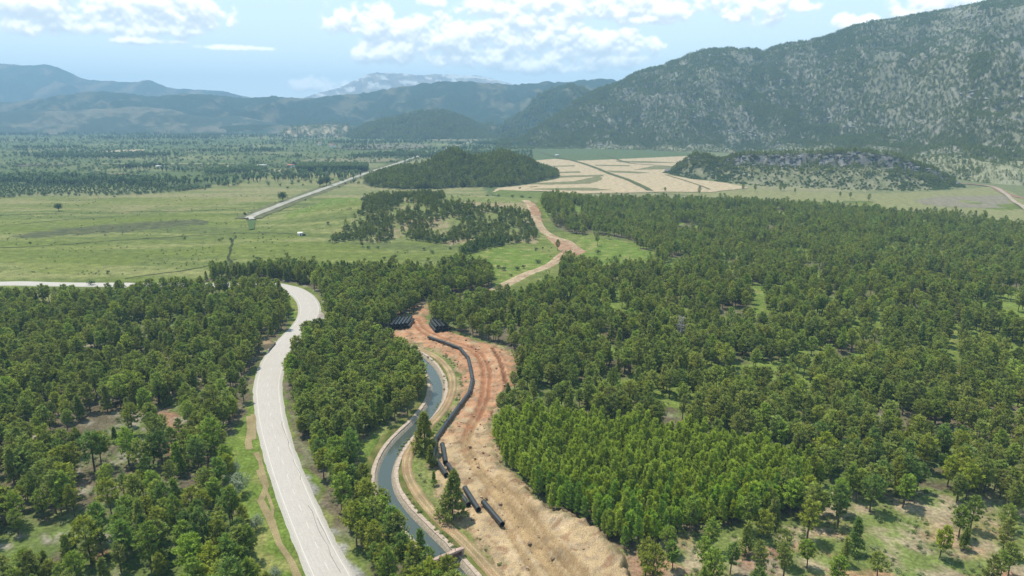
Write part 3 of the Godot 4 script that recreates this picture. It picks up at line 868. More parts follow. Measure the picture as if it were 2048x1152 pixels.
# ---------------------------------------------------------------- asphalt road
func road() -> void:
	var l := smooth(pts(road_l), 3.0)
	var n := l.size()
	var lp := pts(road_l)
	var rp := pts(road_r)
	var mid := PackedVector2Array()
	var half := PackedVector2Array()
	for i in lp.size():
		mid.append((lp[i] + rp[i]) / 2.0)
	# the carriageway: about eight metres, wider in the bend
	var m := smooth(mid, 3.0)
	var widths := []
	var lw := []
	for i in lp.size():
		var s := side(mid, i)
		lw.append(clampf(absf((lp[i] - rp[i]).dot(s)) / 2.0, 3.8, 5.2))
	var v := PackedVector3Array()
	var uv := PackedVector2Array()
	var run := 0.0
	var runs := []
	for i in m.size():
		if i:
			run += m[i].distance_to(m[i - 1])
		runs.append(run)
		var best := 0
		var bd := 1e9
		for k in mid.size():
			var q := m[i].distance_squared_to(mid[k])
			if q < bd:
				bd = q
				best = k
		var w: float = lw[best]
		widths.append(w)
	for pass_ in 4:
		for i in range(1, widths.size() - 1):
			widths[i] = (widths[i - 1] + widths[i] * 2.0 + widths[i + 1]) / 4.0
	for i in m.size():
		var s := side(m, i)
		for k in 9:
			var o: float = (k - 4) / 4.0 * widths[i]
			var p := m[i] + s * o
			v.append(Vector3(p.x, land(p.x, p.y) + 0.24 - 0.07 * absf(k - 4) / 4.0, p.y))
			uv.append(Vector2(o, runs[i]))
	var r := structure("road", lay(v, quads(9, m.size()), uv, PackedColorArray()), M.asphalt)
	# pale gravel shoulders
	for sd in [-1.0, 1.0]:
		var sv := PackedVector3Array()
		var su := PackedVector2Array()
		for i in m.size():
			var s := side(m, i)
			for k in 3:
				var o: float = sd * (widths[i] - 0.15 + k * 0.65 + (0.5 * nz.get_noise_2d(i * 0.5, sd * 9.0) if k == 2 else 0.0))
				var p := m[i] + s * o
				sv.append(Vector3(p.x, land(p.x, p.y) + [0.15, 0.12, -0.1][k], p.y))
				su.append(Vector2(o, runs[i]))
		var idx := quads(3, m.size())
		if sd < 0.0:
			idx = quads_up(3, m.size())
		part("shoulder", lay(sv, idx, su, PackedColorArray()), M.gravel, r)
	# markings
	for sd in [-1.0, 1.0]:
		var ev := PackedVector3Array()
		var eu := PackedVector2Array()
		for i in m.size():
			var s := side(m, i)
			for k in 2:
				var o: float = sd * (widths[i] - 0.55) + (k - 0.5) * 0.17
				var p := m[i] + s * o
				ev.append(Vector3(p.x, land(p.x, p.y) + 0.24 - 0.07 * absf(o) / widths[i] + 0.012, p.y))
				eu.append(Vector2(o, runs[i]))
		part("edge_line", lay(ev, quads(2, m.size()), eu, PackedColorArray()), M.paint, r)
	var at := 2.0
	var i0 := 0
	while at < run - 8.0:
		var dv := PackedVector3Array()
		var du := PackedVector2Array()
		for q in 4:
			var want := at + q
			while i0 < m.size() - 2 and runs[i0 + 1] < want:
				i0 += 1
			var f: float = (want - runs[i0]) / maxf(runs[i0 + 1] - runs[i0], 0.01)
			var c := m[i0].lerp(m[i0 + 1], f)
			var s := side(m, i0)
			for k in 2:
				var p := c + s * (k - 0.5) * 0.15
				dv.append(Vector3(p.x, land(p.x, p.y) + 0.255, p.y))
				du.append(Vector2(k, want))
		part("lane_dash", lay(dv, quads(2, 4), du, PackedColorArray()), M.paint, r)
		at += 9.0
	# patched cracks along the nearer side
	for a in [[4.0, 40.0, 2.1], [52.0, 96.0, 3.2], [20.0, 34.0, 2.9]]:
		var cv := PackedVector3Array()
		var cu := PackedVector2Array()
		var rows := 0
		for i in m.size():
			if runs[i] < a[0] or runs[i] > a[1]:
				continue
			var s := side(m, i)
			var o: float = a[2] + 0.55 * nz.get_noise_2d(runs[i] * 0.22, a[0])
			if m[i].x > m[0].x + 400.0:
				o = -o
			for k in 2:
				var p := m[i] + s * (o + (k - 0.5) * (0.12 + 0.1 * nz.get_noise_2d(runs[i], 5.0)))
				cv.append(Vector3(p.x, land(p.x, p.y) + 0.24 - 0.07 * absf(o) / widths[i] + 0.016, p.y))
				cu.append(Vector2(k, runs[i]))
			rows += 1
		part("tar_crack", lay(cv, quads(2, rows), cu, PackedColorArray()), M.tar, r)
	# repaired patches in the carriageway
	for a in [[30.0, 36.0, -2.6, -0.6], [74.0, 84.0, 0.5, 2.9], [118.0, 123.0, -2.8, -0.8], [150.0, 166.0, 0.6, 3.0]]:
		var pv := PackedVector3Array()
		var pu := PackedVector2Array()
		var rows := 0
		for i in m.size():
			if runs[i] < a[0] or runs[i] > a[1]:
				continue
			var s := side(m, i)
			for k in 3:
				var o: float = lerpf(a[2], a[3], k / 2.0)
				var p := m[i] + s * o
				pv.append(Vector3(p.x, land(p.x, p.y) + 0.24 - 0.07 * absf(o) / widths[i] + 0.006, p.y))
				pu.append(Vector2(o, runs[i]))
			rows += 1
		if rows > 1:
			part("asphalt_patch", lay(pv, quads(3, rows), pu, PackedColorArray()), M.patch, r)
	# the lay-by on the outside of the bend
	sheet("layby", [-95.8,-302.8,-98.9,-333.6,-100.1,-340.8,-93.9,-330.1,-89.7,-315.1,-91.7,-307.3,-92.4,-298.4], 0.16, Color(0.56, 0.50, 0.46), 0.6)
	# earth tracks worn into the grass verge
	for q in [[[-89.1,-214.0,-86.2,-203.5,-83.5,-194.8,-81.4,-189.9], 1.5], [[-88.4,-215.6,-85.4,-205.3,-82.4,-196.5], 1.2], [[-77.7,-188.3,-71.8,-175.0,-65.5,-162.1,-60.3,-152.8,-55.0,-143.5,-50.6,-136.0,-46.8,-129.9], 1.1], [[-73.5,-177.8,-68.8,-168.3,-62.9,-157.3,-56.7,-146.5], 0.6]]:
		ditch("worn_track", q[0], q[1], Color(0.44, 0.36, 0.20))

# ---------------------------------------------------------------- canal
func canal_works() -> void:
	var w := 2.2
	structure("canal_water", ribbon(canal, [-w + 0.1, -w * 0.5, 0.0, w * 0.5, w - 0.1], [-1.0, -1.0, -1.0, -1.0, -1.0], false), M.water)
	var c := thing("canal_lining", Vector3.ZERO, "concrete lining of the irrigation canal with pale stone copings along both banks", "canal")
	for sd in [-1.0, 1.0]:
		var li := ribbon(canal, [sd * (w + 1.1), sd * (w + 0.75), sd * w, sd * (w - 1.2)], [-0.4, 0.1, -0.5, -2.2], false) if sd < 0.0 else ribbon(canal, [sd * (w - 1.2), sd * w, sd * (w + 0.75), sd * (w + 1.1)], [-2.2, -0.5, 0.1, -0.4], false)
		part("bank_lining", li, M.lining, c)
	# coping slabs, about three metres each
	var slabs := []
	for k in 3:
		var b := BoxMesh.new()
		b.size = Vector3(1.0 + k * 0.12, 0.3, 2.93)
		slabs.append(b)
	for sd in [-1.0, 1.0]:
		var run := 0.0
		var want := 0.0
		for i in canal.size() - 1:
			var p: Vector2 = canal[i] + side(canal, i) * sd * (w + 1.1)
			var q: Vector2 = canal[i + 1] + side(canal, i + 1) * sd * (w + 1.1)
			var e := p.distance_to(q)
			while want < run + e:
				var at := p.lerp(q, (want - run) / e)
				want += 3.0
				if at.y > -118.0 or at.y < -285.0:
					continue
				var t := (q - p).normalized()
				var o := part("coping_slab", slabs[rng.randi() % 3], M.concrete, c)
				o.position = Vector3(at.x, 0.04 + rng.randf_range(-0.03, 0.03), at.y)
				o.rotation = Vector3(rng.randf_range(-0.012, 0.012), atan2(t.x, t.y) + rng.randf_range(-0.02, 0.02), sd * rng.randf_range(-0.04, 0.02))
			run += e
	# grassy verges from the coping to the level ground
	for sd in [-1.0, 1.0]:
		var offs := [sd * (w + 1.3), sd * (w + 2.2), sd * (w + 3.4), sd * (w + 5.0)]
		var ups := [-0.12, 0.2, 0.16, -0.25]
		if sd < 0.0:
			offs.reverse()
			ups.reverse()
		var mesh := ribbon(canal, offs, ups, false, 0.5)
		var a := mesh.surface_get_arrays(0)
		var col := PackedColorArray()
		for p in a[Mesh.ARRAY_VERTEX]:
			var n := nz.get_noise_2d(p.x * 0.3, p.z * 0.3)
			col.append(Color(0.15, 0.19, 0.05).lerp(Color(0.30, 0.27, 0.11), smoothstep(-0.2, 0.4, n)))
		a[Mesh.ARRAY_COLOR] = col
		var g := ArrayMesh.new()
		g.add_surface_from_arrays(Mesh.PRIMITIVE_TRIANGLES, a)
		structure("canal_verge", g, M.soil)
	track("service_track", track_mid, 1.35, Color(0.47, 0.35, 0.20), Color(0.64, 0.49, 0.31))
	track("forest_track", far_track, 3.2, Color(0.64, 0.50, 0.35), Color(0.58, 0.43, 0.29))
	sheet_patch("cut_slope", [13.2,-691.2,24.2,-684.2,28.5,-632.8,28.7,-568.3,50.6,-540.5,57.8,-503.5,48.9,-481.3,29.3,-454.6,25.9,-467.6,35.0,-499.6,28.7,-545.0,22.4,-593.5,13.1,-635.8], Color(0.53, 0.38, 0.26))
	sheet_patch("cut_slope", [-62.0,-325.0,-57.4,-335.4,-46.4,-350.3,-46.0,-358.3,-44.6,-362.4,-47.4,-358.3,-58.9,-344.6,-65.1,-335.4], Color(0.50, 0.40, 0.28))
	gate()

func sheet_patch(n: String, poly: Array, c: Color) -> void:
	var p := pts(poly)
	var lo := p[0]
	var hi := p[0]
	for q in p:
		lo = lo.min(q)
		hi = hi.max(q)
	patch(n, p, lo, hi, 2.0, 0.35, func(x: float, z: float, _e: float) -> Color: return c.lerp(Color(0.50, 0.27, 0.17), smoothstep(-0.2, 0.4, nz.get_noise_2d(x * 0.1, z * 0.1))), func(x: float, z: float) -> float: return 0.3 * nz.get_noise_2d(x * 0.2, z * 0.2))

# A patch of bare ground on a fine grid whose rim dips under the ground around it.
func patch(n: String, poly: PackedVector2Array, lo: Vector2, hi: Vector2, cellsize: float, lift: float, paint: Callable, relief: Callable) -> void:
	var cols := int((hi.x - lo.x) / cellsize) + 2
	var rows := int((hi.y - lo.y) / cellsize) + 2
	var ids := PackedInt32Array()
	ids.resize(cols * rows)
	ids.fill(-1)
	var v := PackedVector3Array()
	var c := PackedColorArray()
	var uv := PackedVector2Array()
	var ring := poly.duplicate()
	ring.append(poly[0])
	for r in rows:
		for k in cols:
			var x := lo.x + k * cellsize
			var z := lo.y + r * cellsize
			var q := Vector2(x, z) + Vector2(nz.get_noise_2d(x * 0.25, z * 0.25), nz.get_noise_2d(x * 0.25 + 40.0, z * 0.25)) * 1.6
			var inside := Geometry2D.is_point_in_polygon(q, poly)
			var e := away(q, ring)
			if inside or e < cellsize * 1.6:
				var rise := lift + float(relief.call(x, z)) if inside else -0.5
				rise = lerpf(-0.35, rise, clampf(e / (cellsize * 1.8), 0.0, 1.0)) if inside else -0.35 - e * 0.3
				ids[r * cols + k] = v.size()
				v.append(Vector3(x, land(x, z) + rise, z))
				c.append(paint.call(x, z, e))
				uv.append(Vector2(x, z))
	var idx := PackedInt32Array()
	for r in rows - 1:
		for k in cols - 1:
			var a := ids[r * cols + k]
			var b := ids[r * cols + k + 1]
			var d := ids[(r + 1) * cols + k]
			var e := ids[(r + 1) * cols + k + 1]
			if a >= 0 and b >= 0 and d >= 0 and e >= 0:
				idx.append_array([a, b, d, b, e, d])
	structure(n, lay(v, idx, uv, c), M.soil)

func track(n: String, line: Array, half: float, c: Color, rut: Color) -> void:
	var l := smooth(pts(line), 1.5)
	var v := PackedVector3Array()
	var uv := PackedVector2Array()
	var col := PackedColorArray()
	var prof := [-1.25, -1.0, -0.72, -0.5, -0.28, 0.0, 0.28, 0.5, 0.72, 1.0, 1.25]
	var ups := [-0.15, 0.20, 0.20, 0.10, 0.20, 0.24, 0.20, 0.10, 0.20, 0.20, -0.15]
	for i in l.size():
		var s := side(l, i)
		for k in 11:
			var o: float = prof[k] * half * (1.0 + (0.18 * nz.get_noise_2d(i * 0.35, k * 3.0) if absf(prof[k]) > 0.9 else 0.0))
			var p := l[i] + s * o
			v.append(Vector3(p.x, land(p.x, p.y) + ups[k] + 0.1, p.y))
			uv.append(p)
			var q := c.lerp(rut, 1.0 if k == 3 or k == 7 else 0.0)
			if k == 5:
				q = q.lerp(Color(0.36, 0.31, 0.15), 0.6 * smoothstep(-0.1, 0.3, nz.get_noise_2d(i * 0.2, 2.0)))
			col.append(q.lerp(Color(0.42, 0.25, 0.16), 0.5 * smoothstep(0.0, 0.5, nz.get_noise_2d(p.x * 0.06, p.y * 0.06))))
	structure(n, lay(v, quads(11, l.size()), uv, col), M.soil)

func box(n: String, size: Vector3, at: Vector3, m: Material, parent: Node, turn := 0.0) -> MeshInstance3D:
	var b := BoxMesh.new()
	b.size = size
	var o := part(n, b, m, parent)
	o.position = at
	o.rotation.y = turn
	return o

func gate() -> void:
	var a := Vector2(-16.0,-135.4)
	var b := Vector2(-13.4,-136.7)
	var mid := (a + b) / 2.0
	var i0 := 0
	for i in canal.size():
		if canal[i].distance_to(mid) < canal[i0].distance_to(mid):
			i0 = i
	var s := side(canal, i0)
	var turn := atan2(-s.y, s.x)
	var t := thing("sluice_gate", Vector3(canal[i0].x, 0, canal[i0].y), "pink concrete sluice gate spanning the irrigation canal with rust red gate leaves", "sluice gate")
	t.rotation.y = turn
	box("crossbeam", Vector3(8.2, 0.45, 0.9), Vector3(0, 1.9, 0), M.pink_concrete, t)
	for x in [-3.7, 0.0, 3.7]:
		box("pillar", Vector3(0.5, 4.0, 0.8), Vector3(x, -0.35, 0), M.pink_concrete, t)
	for x in [-1.85, 1.85]:
		var leaf := box("gate_leaf", Vector3(3.1, 1.9, 0.12), Vector3(x, 0.2, 0.1), M.red_steel, t)
		for q in 3:
			box("rib", Vector3(0.1, 1.9, 0.12), Vector3(-1.1 + q * 1.1, 0, 0.12), M.red_steel, leaf)
		box("lifting_screw", Vector3(0.1, 1.5, 0.1), Vector3(x, 2.4, 0), M.dark_steel, t)

# ---------------------------------------------------------------- bare earth along the pipeline
func earthworks() -> void:
	for q in [[-48.2,-320.8,-43.5,-307.3,-36.0,-295.5,-28.6,-287.2,-21.2,-282.6,-15.8,-275.6,-12.8,-264.2,-11.2,-251.5,-11.0,-236.5,-11.1,-226.5,-12.6,-214.8,-14.5,-203.5,-15.2,-193.1,-13.8,-186.1,-10.7,-177.8,-6.7,-168.3,-2.5,-158.5,2.0,-147.5,6.5,-136.9,10.5,-128.3], [-47.0,-326.6,-42.6,-311.9,-35.2,-300.6,-26.8,-292.0,-19.6,-285.2,-13.3,-275.6,-10.0,-263.0,-8.6,-250.4,-8.6,-236.5,-8.9,-226.5,-10.6,-214.8,-12.8,-202.7,-13.4,-193.8,-11.9,-186.7,-9.0,-178.4,-5.0,-168.8,-0.8,-159.2,3.7,-148.2,8.3,-137.2,12.7,-128.3], [-5.5,-172.3,-1.9,-164.5,2.3,-155.1,6.8,-145.5,11.6,-136.0,15.4,-128.3], [-3.7,-173.6,-0.3,-166.0,4.1,-156.6,8.8,-146.5,13.6,-136.9,17.6,-128.3], [-8.4,-165.8,-4.4,-156.2,-0.5,-146.5,3.0,-136.9,5.6,-129.1]]:
		ruts.append(smooth(pts(q), 3.0))
	var furrow := smooth(pts([-8.5,-280.7,-5.4,-267.1,-3.4,-252.5,-2.5,-241.3,-2.9,-230.9,-4.7,-220.9,-6.7,-214.8]), 3.0)
	var tracks2 := smooth(pts([-4.6,-165.8,-0.5,-155.1,4.3,-143.5,9.6,-131.6]), 3.0)
	var bank := smooth(pts([4.9,-164.5,9.1,-155.1,13.5,-153.3,17.6,-150.3,21.3,-144.9,23.9,-139.7,25.1,-134.2,25.2,-128.3]), 3.0)
	var heap := smooth(pts([7.7,-138.7,11.3,-140.6,14.6,-137.8,17.6,-133.3]), 3.0)
	var lo := earth[0]
	var hi := earth[0]
	for q in earth:
		lo = lo.min(q)
		hi = hi.max(q)
	lo.y = maxf(lo.y, -360.0)
	hi.y = minf(hi.y, -112.0)
	var relief := func(x: float, z: float) -> float:
		var p := Vector2(x, z)
		var y := 0.42 * nz.get_noise_2d(x * 0.16, z * 0.16) + 0.35 * nz.get_noise_2d(x * 0.5, z * 0.5)
		for r in ruts:
			var e := away(p, r)
			if e < 1.6:
				y = lerpf(-0.5, y * 0.4 + 0.12, smoothstep(0.4, 1.0, e))
		var f := away(p, furrow)
		if f < 2.4:
			y += 0.55 * smoothstep(2.4, 1.2, f) - 1.0 * smoothstep(1.0, 0.2, f)
		var b := away(p, bank)
		if b < 6.0:
			y += (1.9 + 1.0 * nz.get_noise_2d(x * 0.2 + 5.0, z * 0.2)) * smoothstep(6.0, 1.0, b)
		var h := away(p, heap)
		if h < 3.0:
			y += 0.9 * smoothstep(3.0, 0.5, h)
		return y
	var paint := func(x: float, z: float, e: float) -> Color:
		var p := Vector2(x, z)
		var n := nz.get_noise_2d(x * 0.12, z * 0.12)
		var f := nz.get_noise_2d(x * 0.45, z * 0.45)
		var red := smoothstep(-185, -225, z + n * 26.0)
		var c := Color(0.64, 0.475, 0.29).lerp(Color(0.64, 0.355, 0.21), red)
		c = c.lerp(Color(0.68, 0.51, 0.34), smoothstep(0.1, 0.5, n) * 0.7)
		c = c.lerp(Color(0.45, 0.35, 0.26), smoothstep(0.2, 0.42, f) * 0.75)
		c = c.lerp(Color(0.38, 0.23, 0.14), smoothstep(0.24, 0.42, nz.get_noise_2d(x * 0.2 + 31.0, z * 0.2)) * 0.8)
		for r in ruts:
			var q := away(p, r)
			if q < 1.1:
				c = c.lerp(Color(0.44, 0.20, 0.11).lerp(Color(0.45, 0.31, 0.17), 1.0 - red), smoothstep(1.1, 0.5, q) * 0.9)
		var g := away(p, furrow)
		if g < 0.8:
			c = Color(0.30, 0.15, 0.09)
		if away(p, tracks2) < 0.8:
			c = c.lerp(Color(0.54, 0.38, 0.21), 0.8)
		if e < 3.0 and n > 0.1:
			c = c.lerp(Color(0.22, 0.22, 0.10), 0.5)
		return c
	patch("bare_earth", earth, lo, hi, 0.7, 0.35, paint, relief)

# ---------------------------------------------------------------- rocky ridge in front of the mountain
var crag_top: Array = []

func rock_mesh(r: RandomNumberGenerator, flat: float) -> ArrayMesh:
	var sp := SphereMesh.new()
	sp.radius = 1.0
	sp.height = 2.0
	sp.radial_segments = 9
	sp.rings = 5
	var a := sp.surface_get_arrays(0)
	var v: PackedVector3Array = a[Mesh.ARRAY_VERTEX]
	var o := r.randf() * 50.0
	for i in v.size():
		var p := v[i]
		var k := 1.0 + 0.55 * nz.get_noise_3d(p.x * 0.9 + o, p.y * 0.9, p.z * 0.9)
		v[i] = Vector3(p.x * k, p.y * k * flat, p.z * k)
	var idx: PackedInt32Array = a[Mesh.ARRAY_INDEX]
	var fv := PackedVector3Array()
	var fn := PackedVector3Array()
	var fi := PackedInt32Array()
	for i in range(0, idx.size(), 3):
		var n := (v[idx[i + 2]] - v[idx[i]]).cross(v[idx[i + 1]] - v[idx[i]])
		if n.length_squared() < 1e-9:
			continue
		n = n.normalized()
		for k in 3:
			fv.append(v[idx[i + k]])
			fn.append(n)
			fi.append(fi.size())
	var m := lay(fv, fi, PackedVector2Array(), PackedColorArray(), fn)
	m.surface_set_material(0, M.rock)
	return m

func crag() -> void:
	# a long low ridge: cliffs along its crest, scrub on the apron below
	var crest := line3([262,-2.0,-1180,276,7.3,-1170,299,29.4,-1150,309,31.6,-1140,327,26.6,-1130,346,23.4,-1130,360,32.0,-1120,397,35.0,-1110,440,35.5,-1100,483,36.9,-1090,510,39.8,-1080,552,38.8,-1070,585,34.1,-1060,604,25.8,-1050,616,19.9,-1030,627,11.3,-1010,634,3.1,-990,630,-0.9,-960])
	var foot := line3([258,-3.6,-1180,264,-2.7,-1150,274,-1.2,-1090,282,-0.7,-1060,300,-1.1,-1040,312,-1.4,-1020,325,-0.5,-990,349,-0.8,-965,381,-0.9,-940,416,-1.3,-925,445,-2.2,-915,480,-1.7,-905,510,-1.8,-900,530,-1.8,-900,552,-1.7,-905,575,-1.5,-915,598,-1.3,-925,621,-1.6,-940])
	for i in foot.size():
		foot[i].y = -1.5
	var v := PackedVector3Array()
	var cols := 150
	var rows := 40
	for r in rows + 6:
		for k in cols:
			var t := float(k) / (cols - 1)
			var a := along(foot, t)
			var b := along(crest, t)
			b.y += 2.2 * nz.get_noise_2d(b.x * 0.06, 4.0)
			var s := minf(float(r) / (rows - 1), 1.0)
			var p := a.lerp(b, s)
			var cliff := smoothstep(0.25, 0.45, t) * smoothstep(1.0, 0.9, t)
			var e := lerpf(s * s * (3 - 2 * s), 0.55 * smoothstep(0.0, 0.72, s) + 0.45 * smoothstep(0.74, 0.86, s + 0.06 * nz.get_noise_2d(p.x * 0.05, 9.0)), cliff)
			p.y = lerpf(a.y, b.y, e) + (nz.get_noise_2d(p.x * 0.03, p.z * 0.03) * 3.0 + nz.get_noise_2d(p.x * 0.12, p.z * 0.12) * 1.5) * sin(PI * s)
			if r >= rows:
				p += Vector3(0, 0, -18.0 * (r - rows + 1))
				p.y = lerpf(b.y, -3.0, float(r - rows + 1) / 6.0)
			v.append(p)
	crag_top = [v, cols, rows + 6, rows]
	var paint := func(p: Vector3, s: float) -> Color:
		var n := nz.get_noise_2d(p.x * 0.05, p.z * 0.05 + p.y * 0.05)
		var c := Color(0.15, 0.16, 0.09).lerp(Color(0.22, 0.218, 0.14), smoothstep(-0.2, 0.3, n))
		return c.lerp(Color(0.13, 0.13, 0.125).lerp(Color(0.24, 0.235, 0.225), smoothstep(-0.1, 0.3, n)), smoothstep(0.68, 0.78, s + n * 0.1))
	structure("rocky_ridge", clad(crag_top, paint), M.slope)
	var r := RandomNumberGenerator.new()
	r.seed = 17
	var bufs := []
	var ms := []
	for k in 3:
		ms.append(rock_mesh(r, 0.8))
		bufs.append(PackedFloat32Array())
	for k in 420:
		var t := r.randf_range(0.12, 0.98)
		var s := r.randf_range(0.70, 1.0)
		var p := on_loft(crag_top, t, s)
		var g := r.randf_range(0.10, 0.28)
		var z := r.randf_range(1.2, 4.2)
		put(bufs[k % 3], p, Vector3(z * r.randf_range(0.8, 1.6), z, z), r.randf() * TAU, Color(g, g * 0.98, g * 0.95))
	for k in 3:
		stuff("crag_rock", ms[k], bufs[k], "dark weathered rocks crowning the long low ridge before the mountain", "rock")
	# pale scree and outcrops on the mountain
	var b2 := PackedFloat32Array()
	var b3 := PackedFloat32Array()
	for k in 3000:
		var t := r.randf_range(0.1, 0.86)
		var s := r.randf_range(0.05, 0.98)
		var p := on_loft(slope, t, s)
		var o := nz.get_noise_2d(p.x * 0.006 + 20.0, p.y * 0.012)
		if o < 0.12 - 0.15 * s:
			continue
		var g := r.randf_range(0.26, 0.38)
		var z := r.randf_range(1.5, 4.2)
		put(b2 if k % 2 else b3, p, Vector3(z * 1.4, z * 0.9, z), r.randf() * TAU, Color(g, g * 0.98, g * 0.94))
	stuff("mountain_rock", ms[0], b2, "pale limestone outcrops scattered over the big wooded mountain side", "rock")
	stuff("mountain_rock", ms[1], b3, "pale limestone outcrops scattered over the big wooded mountain side", "rock")
	# the grey scree heap at the foot of the mountain
	var b4 := PackedFloat32Array()
	for k in 260:
		var t := r.randf()
		var p := Vector2(730.9,-1021.2).lerp(Vector2(862.6,-1120.2), t) + Vector2(r.randf_range(-8, 8), r.randf_range(-14, 14))
		var g := r.randf_range(0.36, 0.52)
		var z := r.randf_range(1.0, 3.4)
		put(b4, Vector3(p.x, 1.0 + 12.0 * t * r.randf(), p.y), Vector3(z * 1.6, z, z), r.randf() * TAU, Color(g, g, g))
	stuff("scree", ms[2], b4, "pale grey boulder scree at the mountain foot beside the dirt road", "scree")

func on_loft(l: Array, t: float, s: float) -> Vector3:
	var cols: int = l[1]
	var rows: int = l[3]
	var v: PackedVector3Array = l[0]
	var fc := clampf(t, 0, 1) * (cols - 1.001)
	var fr := clampf(s, 0, 1) * (rows - 1.001)
	var c := int(fc)
	var r := int(fr)
	var a := v[r * cols + c].lerp(v[r * cols + c + 1], fc - c)
	var b := v[(r + 1) * cols + c].lerp(v[(r + 1) * cols + c + 1], fc - c)
	return a.lerp(b, fr - r)

# ---------------------------------------------------------------- pipes
func tube(radius: float, wall: float, length: float, segs := 28) -> ArrayMesh:
	var prof := [Vector2(radius, -length / 2), Vector2(radius, length / 2), Vector2(radius - wall, length / 2), Vector2(radius - wall, -length / 2), Vector2(radius, -length / 2)]
	var st := SurfaceTool.new()
	st.begin(Mesh.PRIMITIVE_TRIANGLES)
	for k in 4:
		st.set_smooth_group(k)
		var p: Vector2 = prof[k]
		var q: Vector2 = prof[k + 1]
		for i in segs:
			var a := TAU * i / segs
			var b := TAU * (i + 1) / segs
			var v := [Vector3(cos(a) * p.x, sin(a) * p.x, p.y), Vector3(cos(b) * p.x, sin(b) * p.x, p.y), Vector3(cos(a) * q.x, sin(a) * q.x, q.y), Vector3(cos(b) * q.x, sin(b) * q.x, q.y)]
			for j in [0, 1, 2, 1, 3, 2]:
				st.set_uv(Vector2(a, p.y))
				st.add_vertex(v[j])
	st.generate_normals()
	return st.commit()

const PR := 0.7

func pipe(a: Vector2, b: Vector2, label: String, group: String, ya := 0.0, yb := 0.0, ends := 3) -> void:
	var len_ := a.distance_to(b)
	var mid := (a + b) / 2.0
	var t := thing("pipe_section", Vector3(mid.x, 0.55 + PR + (ya + yb) / 2.0 + land(mid.x, mid.y), mid.y), label, "pipe", group)
	t.rotation.y = atan2(b.x - a.x, b.y - a.y)
	t.rotation.x = -atan2(yb - ya, len_)
	var key := "tube%.1f" % len_
	if not M.has(key):
		M[key] = tube(PR, 0.075, len_)
	part("tube", M[key], M.polyethylene, t)
	if not M.has("collar"):
		M["collar"] = tube(PR + 0.05, 0.06, 0.16)
	for k in 2:
		if ends & (k + 1):
			var o := part("end_collar", M.collar, M.polyethylene, t)
			o.position.z = (len_ / 2 - 0.1) * (1 if k else -1)

func pipes() -> void:
	var joints := pts([-23.2,-179.0,-23.9,-194.4,-21.3,-206.8,-18.3,-219.7,-15.5,-231.4,-15.1,-243.3,-16.6,-255.8,-18.3,-267.7,-22.5,-279.4,-30.0,-287.2,-38.0,-294.8])
	for i in joints.size() - 1:
		pipe(joints[i], joints[i + 1].move_toward(joints[i], 0.15), "black plastic pipe welded into the long pipeline snaking over the bare earth" if i > 0 else "black pipe with an open end closing the pipeline beside the pine", "pipes of the laid pipeline" if i > 0 else "")
	var loose := [
		[[-7.5,-159.2,-2.4,-149.0], "single black pipe lying apart on tan soil past the paired pipes"],
		[[-12.8,-166.0,-8.6,-155.5], "black pipe of the pair beside the conical pine, on the track side"],
		[[-15.9,-167.0,-11.3,-157.8], "black pipe of the pair beside the conical pine, on the canal side"],
		[[-21.4,-191.2,-19.4,-179.8], "short-looking black pipe lying upright along the track near the pipeline end"],
		[[-22.2,-181.3,-18.5,-172.8], "black pipe half hidden behind the conical pine crown near the pipeline end"],
		[[-18.6,-178.7,-15.0,-170.1], "black pipe with its tip showing above the conical pine crown"],
	]
	for q in loose:
		var p := pts(q[0])
		pipe(p[0], p[1], q[1], "")
	# pipes stacked side by side at the edge of the wood
	var a := Vector2(-39.7,-315.1)
	var dir := (Vector2(-35.2,-302.8) - a).normalized()
	var across := Vector2(-dir.y, dir.x)
	if across.x < 0.0:
		across = -across
	for k in 5:
		var p := a + across * k * 1.75 + dir * rng.randf_range(-0.5, 0.5)
		pipe(p, p + dir * 12.0, "black pipe lying side by side with others at the wood edge beyond the ruts", "pipes stored at the wood edge")
	for k in 3:
		var p := a + across * (0.87 + k * 1.75) + dir * rng.randf_range(-0.5, 0.5)
		pipe(p, p + dir * 12.0, "black pipe resting on top of the row at the wood edge beyond the ruts", "pipes stored at the wood edge", 1.4, 1.4)
	var b := Vector2(-58.1,-307.3)
	for k in 6:
		var p := b + Vector2(k * 1.72, -0.5 * k + rng.randf_range(-0.4, 0.4))
		pipe(p, p + Vector2(0.8, -12.0), "black pipe stored with its open end out under the shady pines", "pipes stored under the pines")
	for k in 5:
		var p := b + Vector2(0.86 + k * 1.72, -0.5 * k + rng.randf_range(-0.4, 0.4))
		pipe(p, p + Vector2(0.8, -12.0), "black pipe stored with its open end out under the shady pines", "pipes stored under the pines", 1.42, 1.42)
	var c := Vector2(-50.9,-312.7)
	pipe(c, c + Vector2(-5.0, -11.0), "lone black pipe showing its round mouth between stack and wheel ruts", "")

